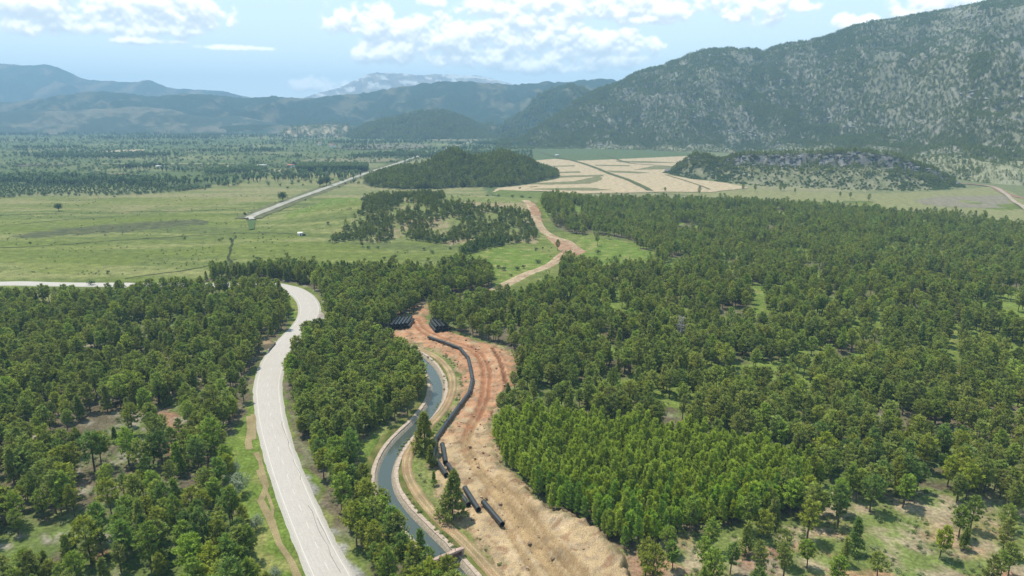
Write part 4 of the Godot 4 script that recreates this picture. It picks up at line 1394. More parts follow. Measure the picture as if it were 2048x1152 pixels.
# ---------------------------------------------------------------- trees
class Leafy:
	var v := PackedVector3Array()
	var n := PackedVector3Array()
	var c := PackedColorArray()
	func tuft(p: Vector3, axis: Vector3, size: float, count: int, spread: float, width: float, col: Color, r: RandomNumberGenerator) -> void:
		for k in count:
			var d := (axis + Vector3(r.randfn(0, spread), r.randfn(0, spread), r.randfn(0, spread))).normalized()
			var up := Vector3(r.randfn(0, 0.6), 1.0, r.randfn(0, 0.6))
			var m := (up - d * up.dot(d)).normalized()
			var w := m.cross(d) * size * width * 0.5
			var q := p + Vector3(r.randfn(), r.randfn(), r.randfn()) * size * 0.16
			var tip := q + d * size * r.randf_range(0.75, 1.25)
			v.append(q - w)
			v.append(q + w)
			v.append(tip)
			for j in 3:
				n.append(m)
				c.append(col)
	func leaf(p: Vector3, size: float, col: Color, r: RandomNumberGenerator, outward: Vector3) -> void:
		var m := (outward + Vector3(r.randfn(), r.randfn(), r.randfn()) * 0.6).normalized()
		var t := m.cross(Vector3(r.randfn(), r.randfn(), r.randfn())).normalized() * size
		var b := m.cross(t).normalized() * size * 0.6
		for q in [p - t, p + b, p + t, p - t, p + t, p - b]:
			v.append(q)
			n.append(m)
			c.append(col)
	func mesh(into: ArrayMesh, mat: Material) -> ArrayMesh:
		var a := []
		a.resize(Mesh.ARRAY_MAX)
		a[Mesh.ARRAY_VERTEX] = v
		a[Mesh.ARRAY_NORMAL] = n
		a[Mesh.ARRAY_COLOR] = c
		into.add_surface_from_arrays(Mesh.PRIMITIVE_TRIANGLES, a)
		into.surface_set_material(into.get_surface_count() - 1, mat)
		return into

func limb(st: SurfaceTool, p: PackedVector3Array, rad: Array, segs: int) -> void:
	for i in p.size() - 1:
		var d := (p[i + 1] - p[i]).normalized()
		var u := d.cross(Vector3(0.3, 0.1, 1.0)).normalized()
		var w := d.cross(u)
		for k in segs:
			var a := TAU * k / segs
			var b := TAU * (k + 1) / segs
			var va: Vector3 = u * cos(a) + w * sin(a)
			var vb: Vector3 = u * cos(b) + w * sin(b)
			var q := [p[i] + va * rad[i], p[i] + vb * rad[i], p[i + 1] + va * rad[i + 1], p[i + 1] + vb * rad[i + 1]]
			var nn := [va, vb, va, vb]
			for j in [0, 2, 1, 1, 2, 3]:
				st.set_normal(nn[j])
				st.set_color(Color.WHITE)
				st.add_vertex(q[j])

# shape: 0 broad old pine, 1 young upright pine, 2 conical
func pine(r: RandomNumberGenerator, shape: int, height: float, wide: float, base: float, branches: int, per: int, size: float, count: int, col: Color, with_limbs := true) -> Dictionary:
	var st := SurfaceTool.new()
	st.begin(Mesh.PRIMITIVE_TRIANGLES)
	var lean := Vector3(r.randfn(0, 0.03), 0, r.randfn(0, 0.03)) * height
	var tr := PackedVector3Array([Vector3(0, -0.4, 0), Vector3(0, height * 0.3, 0) + lean * 0.2, Vector3(0, height * 0.65, 0) + lean * 0.7, Vector3(0, height * 0.96, 0) + lean])
	var fat := height * (0.017 if shape != 1 else 0.012)
	limb(st, tr, [fat * 1.25, fat, fat * 0.62, fat * 0.12], 6 if with_limbs else 4)
	var lf := Leafy.new()
	for b in branches:
		var t := (b + r.randf()) / branches
		var y := lerpf(base, 0.985, t) * height
		var rad := 0.0
		match shape:
			0:
				rad = pow(sin(PI * clampf(0.16 + 0.80 * t, 0, 1)), 0.75)
			1:
				rad = pow(1.0 - t, 0.8) * 0.85 + 0.12
			2:
				rad = (1.0 - t) * 0.95 + 0.08
		rad *= wide * 0.5 * r.randf_range(0.72, 1.15)
		var az := b * 2.4 + r.randfn(0, 0.35)
		var rise := lerpf(0.12, 0.75, t) if shape != 1 else lerpf(0.45, 1.3, t)
		var root := Vector3(0, y - rad * rise * 0.55, 0) + lean * (y / height)
		var out := Vector3(cos(az), rise, sin(az))
		var tip := root + out * rad
		if with_limbs and shape == 0 and r.randf() < 0.7:
			limb(st, PackedVector3Array([root, root.lerp(tip, 0.9)]), [fat * 0.3, fat * 0.08], 3)
		for k in per:
			var f := 1.0 if k == 0 else r.randf_range(0.35, 1.0)
			var sidew := Vector3(-sin(az), 0, cos(az)) * r.randfn(0, 0.26) * rad * f
			var p := root.lerp(tip, f) + sidew + Vector3(0, r.randf_range(-0.1, 0.25) * size, 0)
			var hue := r.randf()
			var q := col.lerp(Color(col.r * 1.45, col.g * 1.4, col.b * 1.15), hue * 0.7) * r.randf_range(0.82, 1.15)
			var ax := Vector3(out.x * 0.8, 0.45 if shape != 1 else 1.0, out.z * 0.8)
			lf.tuft(p, ax, size * r.randf_range(0.8, 1.25), count, 0.75 if shape != 1 else 0.5, 0.36, q, r)
	for k in 3:
		lf.tuft(Vector3(0, height * (0.93 + 0.03 * k), 0) + lean, Vector3(0, 1.2, 0), size, count, 0.45, 0.34, col * 1.1, r)
	var trunk: ArrayMesh = st.commit()
	trunk.surface_set_material(0, M.bark)
	var crown := lf.mesh(ArrayMesh.new(), M.needles)
	var whole := ArrayMesh.new()
	whole.add_surface_from_arrays(Mesh.PRIMITIVE_TRIANGLES, trunk.surface_get_arrays(0))
	whole.surface_set_material(0, M.bark)
	lf.mesh(whole, M.needles)
	return {"trunk": trunk, "crown": crown, "whole": whole}

# shape: lobes as [centre, radius]
func bush(r: RandomNumberGenerator, height: float, wide: float, lobes: int, leaves: int, size: float, col: Color, stem: float) -> Dictionary:
	var st := SurfaceTool.new()
	st.begin(Mesh.PRIMITIVE_TRIANGLES)
	limb(st, PackedVector3Array([Vector3(0, -0.3, 0), Vector3(0, height * maxf(stem, 0.2), 0), Vector3(0.1, height * 0.7, 0.05)]), [height * 0.03, height * 0.024, height * 0.008], 5)
	var lf := Leafy.new()
	for k in lobes:
		var a := r.randf() * TAU
		var q := sqrt(r.randf()) * wide * 0.30
		var y := lerpf(height * (stem + 0.22), height * 0.8, r.randf())
		var c := Vector3(cos(a) * q, y, sin(a) * q)
		var rr := Vector3(wide * 0.26, height * (1.0 - stem) * 0.24, wide * 0.26) * r.randf_range(0.8, 1.2)
		limb(st, PackedVector3Array([Vector3(0, height * maxf(stem, 0.15), 0), c]), [height * 0.012, height * 0.005], 3)
		var shade := r.randf_range(0.85, 1.15)
		for j in leaves:
			var d := Vector3(r.randfn(), r.randfn(), r.randfn()).normalized()
			var p := c + d * rr * pow(r.randf(), 0.33)
			lf.leaf(p, size * r.randf_range(0.7, 1.2), col * shade * r.randf_range(0.8, 1.2), r, d + Vector3(0, 0.4, 0))
	var trunk: ArrayMesh = st.commit()
	trunk.surface_set_material(0, M.bark)
	var crown := lf.mesh(ArrayMesh.new(), M.leaves)
	var whole := ArrayMesh.new()
	whole.add_surface_from_arrays(Mesh.PRIMITIVE_TRIANGLES, trunk.surface_get_arrays(0))
	whole.surface_set_material(0, M.bark)
	lf.mesh(whole, M.leaves)
	return {"trunk": trunk, "crown": crown, "whole": whole}

var K := {}

func kinds() -> void:
	var r := RandomNumberGenerator.new()
	r.seed = 99
	var dark := Color(0.172, 0.203, 0.056)
	var mid := Color(0.212, 0.250, 0.064)
	var vivid := Color(0.250, 0.302, 0.064)
	K.old = []
	for k in 12:
		K.old.append(pine(r, 0, r.randf_range(9.0, 11.6), r.randf_range(3.7, 5.2), r.randf_range(0.28, 0.42), 32, 8, 0.60, 9, [dark, mid, mid, vivid, dark, mid][k % 6]))
	K.young = []
	for k in 5:
		K.young.append(pine(r, 1, r.randf_range(6.0, 8.4), r.randf_range(2.1, 3.0), r.randf_range(0.16, 0.28), 26, 6, 0.52, 8, Color(0.315, 0.390, 0.064) if k % 2 else Color(0.275, 0.345, 0.062)))
	K.cone = []
	for k in 4:
		K.cone.append(pine(r, 2, r.randf_range(8.0, 10.5), r.randf_range(2.9, 3.8), r.randf_range(0.1, 0.2), 30, 6, 0.8, 9, dark if k % 2 else mid))
	K.broad = []
	for k in 2:
		K.broad.append(pine(r, 2, 13.0, 8.2, 0.06, 54, 9, 0.85, 10, dark))
	K.far = []
	for k in 6:
		K.far.append(pine(r, 0 if k % 3 else 2, r.randf_range(8.6, 11.0), r.randf_range(3.8, 5.0), 0.3, 18, 4, 1.0, 6, [dark, mid, dark][k % 3], false))
	K.hill = []
	for k in 4:
		K.hill.append(pine(r, 0 if k % 2 else 2, r.randf_range(8.0, 10.5), r.randf_range(5.5, 7.0), 0.16, 9, 2, 2.3, 5, dark, false))
	K.bush = []
	for k in 4:
		K.bush.append(bush(r, r.randf_range(3.2, 4.4), r.randf_range(3.4, 4.4), 7, 60, 0.22, Color(0.10, 0.135, 0.05), 0.08))
	K.round = []
	for k in 3:
		K.round.append(bush(r, 10.0, 9.5, 14, 130, 0.34, Color(0.08, 0.115, 0.045), 0.18))
	K.silver = []
	for k in 3:
		K.silver.append(bush(r, 6.5, 5.4, 10, 150, 0.20, Color(0.24, 0.28, 0.19), 0.1))
	K.scrub = []
	for k in 4:
		K.scrub.append(bush(r, 1.3, 1.9, 5, 26, 0.15, [Color(0.20, 0.23, 0.13), Color(0.13, 0.19, 0.05), Color(0.22, 0.25, 0.12), Color(0.12, 0.155, 0.06)][k], 0.0))
	K.poplar = []
	for k in 2:
		K.poplar.append(bush(r, 13.0, 4.0, 9, 26, 0.6, Color(0.145, 0.195, 0.085), 0.08))
	K.plain = []
	for k in 3:
		K.plain.append(bush(r, 6.0, 7.0, 7, 22, 0.62, [Color(0.16, 0.205, 0.09), Color(0.26, 0.29, 0.19), Color(0.14, 0.18, 0.08)][k], 0.06))
	K.orchard = [bush(r, 3.2, 4.2, 5, 18, 0.45, Color(0.09, 0.13, 0.05), 0.1)]

func scatter(poly: Array, step: float, keep: Callable) -> Array:
	var p := pts(poly)
	var lo := p[0]
	var hi := p[0]
	for q in p:
		lo = lo.min(q)
		hi = hi.max(q)
	var out := []
	var z := hi.y
	var odd := false
	while z > lo.y:
		var x := lo.x + (step * 0.5 if odd else 0.0)
		while x < hi.x:
			var q := Vector2(x + rng.randf_range(-0.42, 0.42) * step, z + rng.randf_range(-0.42, 0.42) * step)
			if absf(q.x) < -q.y * 0.80 + 12.0 and Geometry2D.is_point_in_polygon(q, p) and not shut_at(q.x, q.y) and keep.call(q):
				out.append(q)
			x += step
		z -= step * 0.88
		odd = not odd
	return out

func always(_q: Vector2) -> bool:
	return true

var bufs := {}

func mass(kind: String, k: int, at: Vector3, s: Vector3, turn: float, c: Color) -> void:
	var key := "%s %d" % [kind, k]
	if not bufs.has(key):
		bufs[key] = PackedFloat32Array()
	var b: PackedFloat32Array = bufs[key]
	put(b, at, s, turn, c)
	bufs[key] = b

func flush(names: Dictionary) -> void:
	for key in bufs:
		var kind: String = key.split(" ")[0]
		var k := int(key.split(" ")[1])
		var nm: Array = names[kind]
		stuff(nm[0], K[kind][k].whole, bufs[key], nm[1], nm[2])
	bufs.clear()

func single(n: String, kind: String, k: int, at: Vector3, s: Vector3, turn: float, label: String, category: String, group: String, mats: Array) -> void:
	var t := thing(n, at, label, category, group)
	t.rotation.y = turn
	t.scale = s
	part("trunk", K[kind][k].trunk, M.bark, t)
	part("crown", K[kind][k].crown, mats[rng.randi() % mats.size()], t)

func forest() -> void:
	kinds()
	var tints := []
	for c in [Color(1, 1, 1), Color(0.80, 0.89, 0.90), Color(1.0, 0.98, 0.80), Color(0.93, 1.0, 0.85)]:
		var m: StandardMaterial3D = M.needles.duplicate()
		m.albedo_color = c
		tints.append(m)
	# [polygon, spacing, mix of kinds, where]
	var woods := [
		[wood_left, 4.4, "in the wood across the road from the canal", 0],
		[wood_mid, 3.7, "in the wood between road and canal", 0],
		[wood_back, 3.7, "in the belt behind the road bend", 1],
		[wood_right, 4.5, "in the large forest beyond the bare earth", 0],
		[wood_open, 7.8, "in the open wood over red soil", 2],
	]
	var trees := []
	for w in woods:
		var gap := func(q: Vector2) -> bool:
			var n := nz.get_noise_2d(q.x * 0.022 + 11.0, q.y * 0.022)
			if w[0] == wood_mid:
				return rng.randf() > 0.04
			if q.x > 10.0:
				n = nz.get_noise_2d(q.x * 0.03 + 11.0, q.y * 0.022) + 0.12 * smoothstep(230, 330, -q.y)
			else:
				n += 0.14 * smoothstep(-240, -175, q.y) - 0.02
			return rng.randf() > smoothstep(0.16, 0.36, n) * 0.95
		for q in scatter(w[0], w[1], gap):
			var d: float = -q.y
			if d < 104.0:
				continue
			trees.append([q, w, d])
	trees.sort_custom(func(a, b): return a[2] < b[2])
	var left := 300
	for e in trees:
		var q: Vector2 = e[0]
		var d: float = e[2]
		var s := rng.randf_range(0.66, 1.12)
		var w: Array = e[1]
		if w[3] == 2:
			s = rng.randf_range(0.72, 1.0)
		s *= 1.0 + 0.16 * nz.get_noise_2d(q.x * 0.03, q.y * 0.03 + 60.0)
		var at := Vector3(q.x, land(q.x, q.y) - 0.1, q.y)
		var sc := Vector3(s * rng.randf_range(0.9, 1.1), s, s * rng.randf_range(0.9, 1.1))
		var turn := rng.randf() * TAU
		var conical := rng.randf() < (0.5 if w[3] == 1 else 0.14)
		var in_view := absf(q.x) < d * 0.74 + 2.0 and d > 116.0
		if left > 0 and in_view:
			left -= 1
			var pick := rng.randi() % 4
			var big := "tall" if s > 1.03 else ("small" if s < 0.84 else "middling")
			var hue: String = ["green", "bluish green", "yellowish green", "fresh green"][pick]
			var spot: String = w[2]
			if away(q, road_mid) < 13.0:
				spot = "at the edge of the asphalt road"
			elif away(q, canal) < 11.0:
				spot = "on the bank of the canal"
			elif away(q, earth) < 9.0:
				spot = "at the rim of the bare earth"
			if conical:
				single("pine_tree", "cone", rng.randi() % 4, at, sc, turn, "%s conical %s pine %s" % [big, hue, spot], "pine", "pines " + spot, [tints[pick]])
			else:
				single("pine_tree", "old", rng.randi() % 12, at, sc, turn, "%s rounded %s pine %s" % [big, hue, spot], "pine", "pines " + spot, [tints[pick]])
			continue
		var g := rng.randf_range(0.78, 1.1)
		var c := Color(g * rng.randf_range(0.88, 1.1), g, g * rng.randf_range(0.85, 1.1))
		if d < 420.0:
			mass("cone" if conical else "old", rng.randi() % (4 if conical else 12), at, sc, turn, c)
		else:
			mass("far", rng.randi() % 6, at, sc, turn, c)
	var near_names := {"cone": ["pine_wood", "dense green pine wood covering the ground on both sides of the road", "pine wood"], "old": ["pine_wood", "dense green pine wood covering the ground on both sides of the road", "pine wood"], "far": ["distant_pine_wood", "dark pine wood stretching back to the stubble fields", "pine wood"]}
	# the young plantation
	var ys := []
	for q in scatter(plantation, 1.95, always):
		ys.append([q, -q.y])
	ys.sort_custom(func(a, b): return a[1] < b[1])
	near_names["young"] = ["young_pine_stand", "bright green stand of close young pines next to the bare earth", "young pines"]
	var n := 0
	for e in ys:
		var q: Vector2 = e[0]
		var s := rng.randf_range(0.72, 1.15) * (1.0 + 0.25 * nz.get_noise_2d(q.x * 0.06, q.y * 0.06))
		var at := Vector3(q.x, land(q.x, q.y) - 0.1, q.y)
		var turn := rng.randf() * TAU
		n += 1
		if n <= 280:
			var pick := rng.randi() % 4
			single("young_pine_tree", "young", rng.randi() % 5, at, Vector3(s, s * rng.randf_range(0.9, 1.1), s), turn, "%s slim %s young pine %s" % ["tall" if s > 1.04 else ("short" if s < 0.9 else "middling"), ["green", "bluish green", "yellowish green", "fresh green"][pick], "fronting the bare earth" if away(q, earth) < 6.0 else "inside the close stand beside the bare earth"], "young pine", "young pines of the close stand", [tints[pick]])
		else:
			var g := rng.randf_range(0.85, 1.12)
			mass("young", rng.randi() % 5, at, Vector3(s, s, s), turn, Color(g, g, g * 0.95))
	flush(near_names)
	# undergrowth in the gaps and on the verges
	for a in [[wood_left, 2.2, 1], [wood_mid, 3.2, 1], [wood_open, 2.1, 6], [wood_right, 5.5, 1]]:
		for q in scatter(a[0], a[1], always):
			if -q.y > 330.0 or nz.get_noise_2d(q.x * 0.05, q.y * 0.05 + 33.0) + rng.randf_range(-0.25, 0.25) < 0.02:
				continue
			var s := rng.randf_range(0.35, 1.1)
			mass("scrub", rng.randi() % 4, Vector3(q.x, land(q.x, q.y) - 0.05, q.y), Vector3(s, s * rng.randf_range(0.6, 1.0), s), rng.randf() * TAU, Color.WHITE * rng.randf_range(0.8, 1.15))
	# weeds by the canal, the track and the earth rim
	for a in [[track_mid, 2.4, 3.4, 260], [track_mid, -4.2, -2.4, 160], [earth_edge, -1.6, 1.0, 260]]:
		var l := smooth(pts(a[0]), 2.0)
		for k in a[3]:
			var i := rng.randi() % l.size()
			var p := l[i] + side(l, i) * rng.randf_range(a[1], a[2])
			if p.y > -118.0 or nz.get_noise_2d(p.x * 0.08, p.y * 0.08) < -0.05:
				continue
			var s := rng.randf_range(0.25, 0.75)
			mass("scrub", 1 + rng.randi() % 3, Vector3(p.x, land(p.x, p.y), p.y), Vector3(s, s * 0.8, s), rng.randf() * TAU, Color.WHITE)
	flush({"scrub": ["undergrowth", "low grey green undergrowth between the pines and along the tracks", "undergrowth"]})
	# the three trees standing on the canal side of the pipeline
	for a in [[-23.6,-179.3, "cone", 1, 0.8, "slim pine between canal track and pipeline end"], [-15.1,-152.8, "broad", 0, 1.0, "broad conical pine whose branches cover the loose pipes"], [-26.4,-188.3, "broad", 1, 1.0, "dark conical pine next to the canal track, upstream of the loose pipes"], [-21.6,-169.1, "cone", 2, 0.45, "small browned pine on the red bank below the pipeline end"]]:
		single("pine_tree", a[2], a[3], Vector3(a[0], 0.1, a[1]), a[4] * Vector3.ONE, rng.randf() * TAU, a[5], "pine", "", tints)

# ---------------------------------------------------------------- plain, knolls, mountain cover
func plain_trees() -> void:
	# the wooded hill in the plain
	for k in 8200:
		var a := rng.randf() * TAU
		var q := sqrt(rng.randf())
		var x := -85.0 + cos(a) * q * 196.0
		var z := -1090.0 + sin(a) * q * 206.0
		if z < -1190.0 or land(x, z) < 1.2:
			continue
		if nz.get_noise_2d(x * 0.03, z * 0.03) > 0.38:
			continue
		var s := rng.randf_range(0.5, 0.95)
		var g := rng.randf_range(0.6, 1.1)
		mass("hill", rng.randi() % 4, Vector3(x, land(x, z) - 0.2, z), Vector3(s, s, s), rng.randf() * TAU, Color(g, g, g) * 0.95)
	flush({"hill": ["hill_wood", "dark wood covering the round hill in the plain", "wood"]})
	for h in hill_cover:
		var l: Array = h[0]
		var many: int = {"wooded_hill": 5200, "valley_hill": 5200, "rocky_mound": 260}[h[1]]
		for k in many:
			var t := rng.randf_range(0.03, 0.97)
			var s := rng.randf_range(0.0, 1.0)
			var p := on_loft(l, t, s)
			if p.y < -2.0:
				continue
			if h[1] == "valley_hill" and nz.get_noise_2d(p.x * 0.008, p.z * 0.008 + p.y * 0.02) < -0.15:
				continue
			var z := rng.randf_range(0.9, 1.5)
			mass("hill", rng.randi() % 4, p, Vector3(z, z * 0.9, z), rng.randf() * TAU, Color.WHITE * rng.randf_range(0.7, 1.0))
	flush({"hill": ["distant_hill_wood", "hazy dark wood on the low hills at the far end of the plain", "wood"]})
	# the mountain: open pine wood, thicker in the gullies, thin towards the crest
	for k in 200000:
		var t := rng.randf_range(0.0, 0.95)
		var s := rng.randf_range(0.0, 1.0)
		var p := on_loft(slope, t, s)
		var n := nz.get_noise_2d(p.x * 0.0045 + 4.0, p.z * 0.0045 + p.y * 0.009) + 0.5 * nz.get_noise_2d(p.x * 0.02, p.z * 0.02 + p.y * 0.03)
		var dens := smoothstep(-0.1, 0.3, n) * 0.45 + lerpf(0.42, 0.34, s)
		if s < 0.12:
			dens *= 0.35
		var rock := nz.get_noise_2d(p.x * 0.006 + 20.0, p.y * 0.012)
		dens *= 1.0 - 0.5 * smoothstep(0.15, 0.4, rock)
		if rng.randf() > dens:
			continue
		var z := rng.randf_range(0.38, 0.74) * (0.6 if s < 0.14 and rng.randf() < 0.6 else 1.0)
		var g := rng.randf_range(0.7, 1.05)
		mass("hill", rng.randi() % 4, p - Vector3(0, 0.4, 0), Vector3(z, z * rng.randf_range(0.85, 1.15), z), rng.randf() * TAU, Color(g, g, g * 1.05))
	flush({"hill": ["mountain_wood", "open dark pine wood over the grey rocky mountain side", "wood"]})
	# scrub on the rocky ridge
	for k in 5600:
		var t := rng.randf_range(0.0, 1.0)
		var s := pow(rng.randf(), 0.9) * 0.86
		var p := on_loft(crag_top, t, s)
		if nz.get_noise_2d(p.x * 0.03, p.z * 0.03) + rng.randf_range(-0.3, 0.4) < 0.0:
			continue
		var z := rng.randf_range(0.6, 1.3)
		mass("bush", rng.randi() % 4, p - Vector3(0, 0.2, 0), Vector3(z, z * 0.85, z), rng.randf() * TAU, Color.WHITE * rng.randf_range(0.7, 1.25))
	for k in 900:
		var p := on_loft(crag_top, rng.randf_range(0.05, 0.95), rng.randf_range(0.45, 1.0) if rng.randf() < 0.5 else rng.randf_range(0.84, 1.0))
		var z := rng.randf_range(0.5, 0.8)
		mass("hill", rng.randi() % 4, p - Vector3(0, 0.2, 0), Vector3(z, z, z), rng.randf() * TAU, Color.WHITE * rng.randf_range(0.7, 1.0))
	flush({"bush": ["ridge_scrub", "grey green scrub on the apron of the rocky ridge", "scrub"], "hill": ["ridge_wood", "dark pines along the crest of the rocky ridge", "wood"]})
	# scrub at the foot of the mountain
	for k in 3000:
		var t := rng.randf_range(0.35, 0.8)
		var p := on_loft(slope, t, pow(rng.randf(), 1.6) * 0.3)
		var z := rng.randf_range(0.6, 1.3)
		mass("bush", rng.randi() % 4, p - Vector3(0, 0.3, 0), Vector3(z, z * 0.8, z), rng.randf() * TAU, Color.WHITE * rng.randf_range(0.8, 1.4))
	flush({"bush": ["foothill_scrub", "scattered low scrub on pale grass at the mountain foot", "scrub"]})
	# knoll: junipers and small pines, the larger ones single things
	var left := 150
	var deep: StandardMaterial3D = M.needles.duplicate()
	deep.albedo_color = Color(0.82, 0.86, 0.88)
	var deep_leaf: StandardMaterial3D = M.leaves.duplicate()
	deep_leaf.albedo_color = Color(0.86, 0.9, 0.88)
	var knoll := scatter(knoll_wood, 4.2, func(q: Vector2) -> bool: return rng.randf() > smoothstep(0.02, 0.3, nz.get_noise_2d(q.x * 0.025, q.y * 0.02 + 5.0)))
	knoll.append_array(scatter([-39.2,-467.6,-27.7,-540.5,-6.5,-549.5,-5.3,-503.5,-13.7,-467.6,-12.0,-408.7,-29.0,-408.7,-38.4,-429.1], 3.6, always))
	knoll.sort_custom(func(a, b): return a.y > b.y)
	for q in knoll:
		var at := Vector3(q.x, land(q.x, q.y) - 0.1, q.y)
		var tall := rng.randf() < 0.5
		var s := rng.randf_range(0.55, 0.95)
		if left > 0:
			left -= 1
			if tall:
				var pointed := rng.randf() < 0.5
				single("hill_pine", "cone" if pointed else "old", rng.randi() % 4, at, Vector3(s, s * 0.9, s), rng.randf() * TAU, "%s dark %s pine in the loose wood on the meadow knoll" % ["tall" if s > 0.82 else ("small" if s < 0.67 else "middling"), "pointed" if pointed else "rounded"], "pine", "trees on the meadow knoll", [deep])
			else:
				single("juniper_bush", "bush", rng.randi() % 4, at, Vector3.ONE * s * 1.5, rng.randf() * TAU, "%s round juniper bush in the loose wood on the meadow knoll" % ("large" if s > 0.82 else ("small" if s < 0.67 else "middling")), "bush", "bushes on the meadow knoll", [deep_leaf])
		elif tall:
			mass("far", rng.randi() % 6, at, Vector3.ONE * s * 0.9, rng.randf() * TAU, Color.WHITE * rng.randf_range(0.55, 0.8))
		else:
			mass("bush", rng.randi() % 4, at, Vector3.ONE * s * 1.5, rng.randf() * TAU, Color.WHITE * rng.randf_range(0.7, 1.0))
	flush({"far": ["knoll_wood", "loose dark wood over the back of the meadow knoll", "wood"], "bush": ["knoll_scrub", "dark scrub over the back of the meadow knoll", "scrub"]})
	# lone bushes and trees in the meadow
	var lone := [-265.7,-791.8,-260.6,-964.3,-266.1,-951.0,-472.5,-709.3,-482.9,-830.3,-379.9,-529.7,-235.9,-549.5,-234.6,-540.5,-226.3,-542.7,-178.2,-467.6,-183.4,-474.4,-258.3,-424.8,-252.3,-396.1,-266.9,-549.5,-303.0,-925.4,-261.3,-1076.8,-109.7,-509.3,-101.7,-509.3,-115.2,-517.3,-65.8,-501.6,-57.9,-490.3,-46.6,-503.5,-89.3,-467.6,-84.4,-457.8,-82.5,-471.0,-65.0,-459.4,-55.9,-454.6,-48.3,-446.8,-165.7,-607.0,-145.1,-536.2,-142.5,-545.0,-136.3,-549.5,-0.6,-418.0,3.3,-434.8,7.9,-440.7,-9.0,-443.7,-4.6,-434.8,17.6,-459.4,23.2,-509.3,18.0,-503.5,62.4,-488.5,76.9,-476.1,66.6,-523.4,78.6,-545.0,34.2,-503.5,197.5,-883.8,235.5,-861.6,303.8,-901.2,315.6,-889.5,350.3,-895.3,355.5,-895.3,360.7,-872.6,398.4,-830.3,403.5,-815.5,411.3,-787.3,454.3,-651.1,454.5,-624.0,10.8,-925.4,-15.6,-820.4,0.6,-769.5,11.7,-760.9,20.3,-769.5,-23.0,-805.9,-29.2,-815.5,65.0,-701.9,-456.7,-1157.4,-419.4,-977.9,-409.0,-913.2,-385.4,-1120.2,-336.8,-1093.7,-310.5,-1036.5,-306.6,-1076.8,-347.2,-1052.3,-397.2,-1085.2,-371.9,-1068.5,-398.4,-1006.4]
	var lp := pts(lone)
	var big := {0: 1.3, 1: 1.6, 2: 1.4, 3: 0.95}
	for i in lp.size():
		var p := lp[i]
		var at := Vector3(p.x, land(p.x, p.y) - 0.1, p.y)
		if i in [0, 1, 2, 3]:
			single("broadleaf_tree", "round", i % 3, at, Vector3.ONE * big[i], i * 1.3, ["round dark tree standing alone in the meadow beside the far canal road", "large dark tree crown touching the far canal road", "dark tree beside the large tree on the far canal road", "small spreading tree alone in the pale meadow strip"][i], "tree", "", [M.leaves])
		elif i >= 42 and i <= 56:
			var s := rng.randf_range(0.7, 0.95)
			single("lone_pine", "old", i % 8, at, Vector3.ONE * s, i * 1.7, "solitary dark pine on the field edge behind the large pine forest", "pine", "solitary pines along the stubble fields", [M.needles])
		else:
			var s := rng.randf_range(0.7, 1.35) * (1.3 if p.y < -700.0 else 1.0)
			single("meadow_bush", "bush", i % 4, at, Vector3(s, s * rng.randf_range(0.7, 1.1), s), i * 1.1, "%s dark bush dotted over the green meadow%s" % ["large" if s > 1.1 else "small", " beside the forest track" if away(p, pts(far_track)) < 25.0 else (" towards the orchards" if p.y < -700.0 else "")], "bush", "bushes dotted over the meadow", [M.leaves])
	# specks of low plants all over the meadow
	for k in 2600:
		var d := rng.randf_range(420, 860)
		var x := rng.randf_range(-0.78, 0.06) * d
		if zone_at(x, -d) in [1, 4] or shut_at(x, -d) or nz.get_noise_2d(x * 0.012, d * 0.02) < 0.06:
			continue
		var s := rng.randf_range(0.4, 1.2)
		mass("scrub", 3, Vector3(x, land(x, -d), -d), Vector3(s, s * 0.7, s), rng.randf() * TAU, Color.WHITE * rng.randf_range(0.6, 1.0))
	flush({"scrub": ["meadow_weed", "dark tufts of weed speckling the green meadow", "weeds"]})
	# orchard on the far side of the meadow
	for q in scatter([-682.8,-815.5,-633.1,-845.7,-569.2,-861.6,-484.4,-856.3,-450.7,-889.5,-427.9,-925.4,-438.3,-964.3,-522.7,-977.9,-614.6,-1138.5,-686.2,-1120.2,-796.3,-1138.5,-946.4,-1120.2], 6.2, always):
		mass("orchard", 0, Vector3(q.x, 0, q.y), Vector3.ONE * rng.randf_range(0.75, 1.05), rng.randf() * TAU, Color.WHITE * rng.randf_range(0.75, 1.05))
	for q in scatter([-499.2,-1120.2,-418.1,-1167.1,-439.1,-1239.7,-497.1,-1262.1,-528.5,-1207.6], 8.0, always):
		mass("poplar", rng.randi() % 2, Vector3(q.x, 0, q.y), Vector3.ONE * rng.randf_range(0.7, 0.95), rng.randf() * TAU, Color.WHITE * rng.randf_range(0.9, 1.2))
	flush({"orchard": ["orchard", "rows of low dark orchard trees along the far meadow edge", "orchard"], "poplar": ["poplar_grove", "pale open poplar grove near the far farmhouse", "poplars"]})
	for q in scatter([-371.7,-1187.0,-250.8,-1197.2,-267.0,-1285.3,-394.4,-1285.3], 4.2, always):
		mass("poplar", rng.randi() % 2, Vector3(q.x, 0, q.y), Vector3(1.0, 1.0 + rng.randf() * 0.08, 1.0), rng.randf() * TAU, Color.WHITE * rng.randf_range(0.72, 0.88))
	flush({"poplar": ["poplar_plantation", "dense dark rectangular poplar plantation beside the far canal road", "poplars"]})
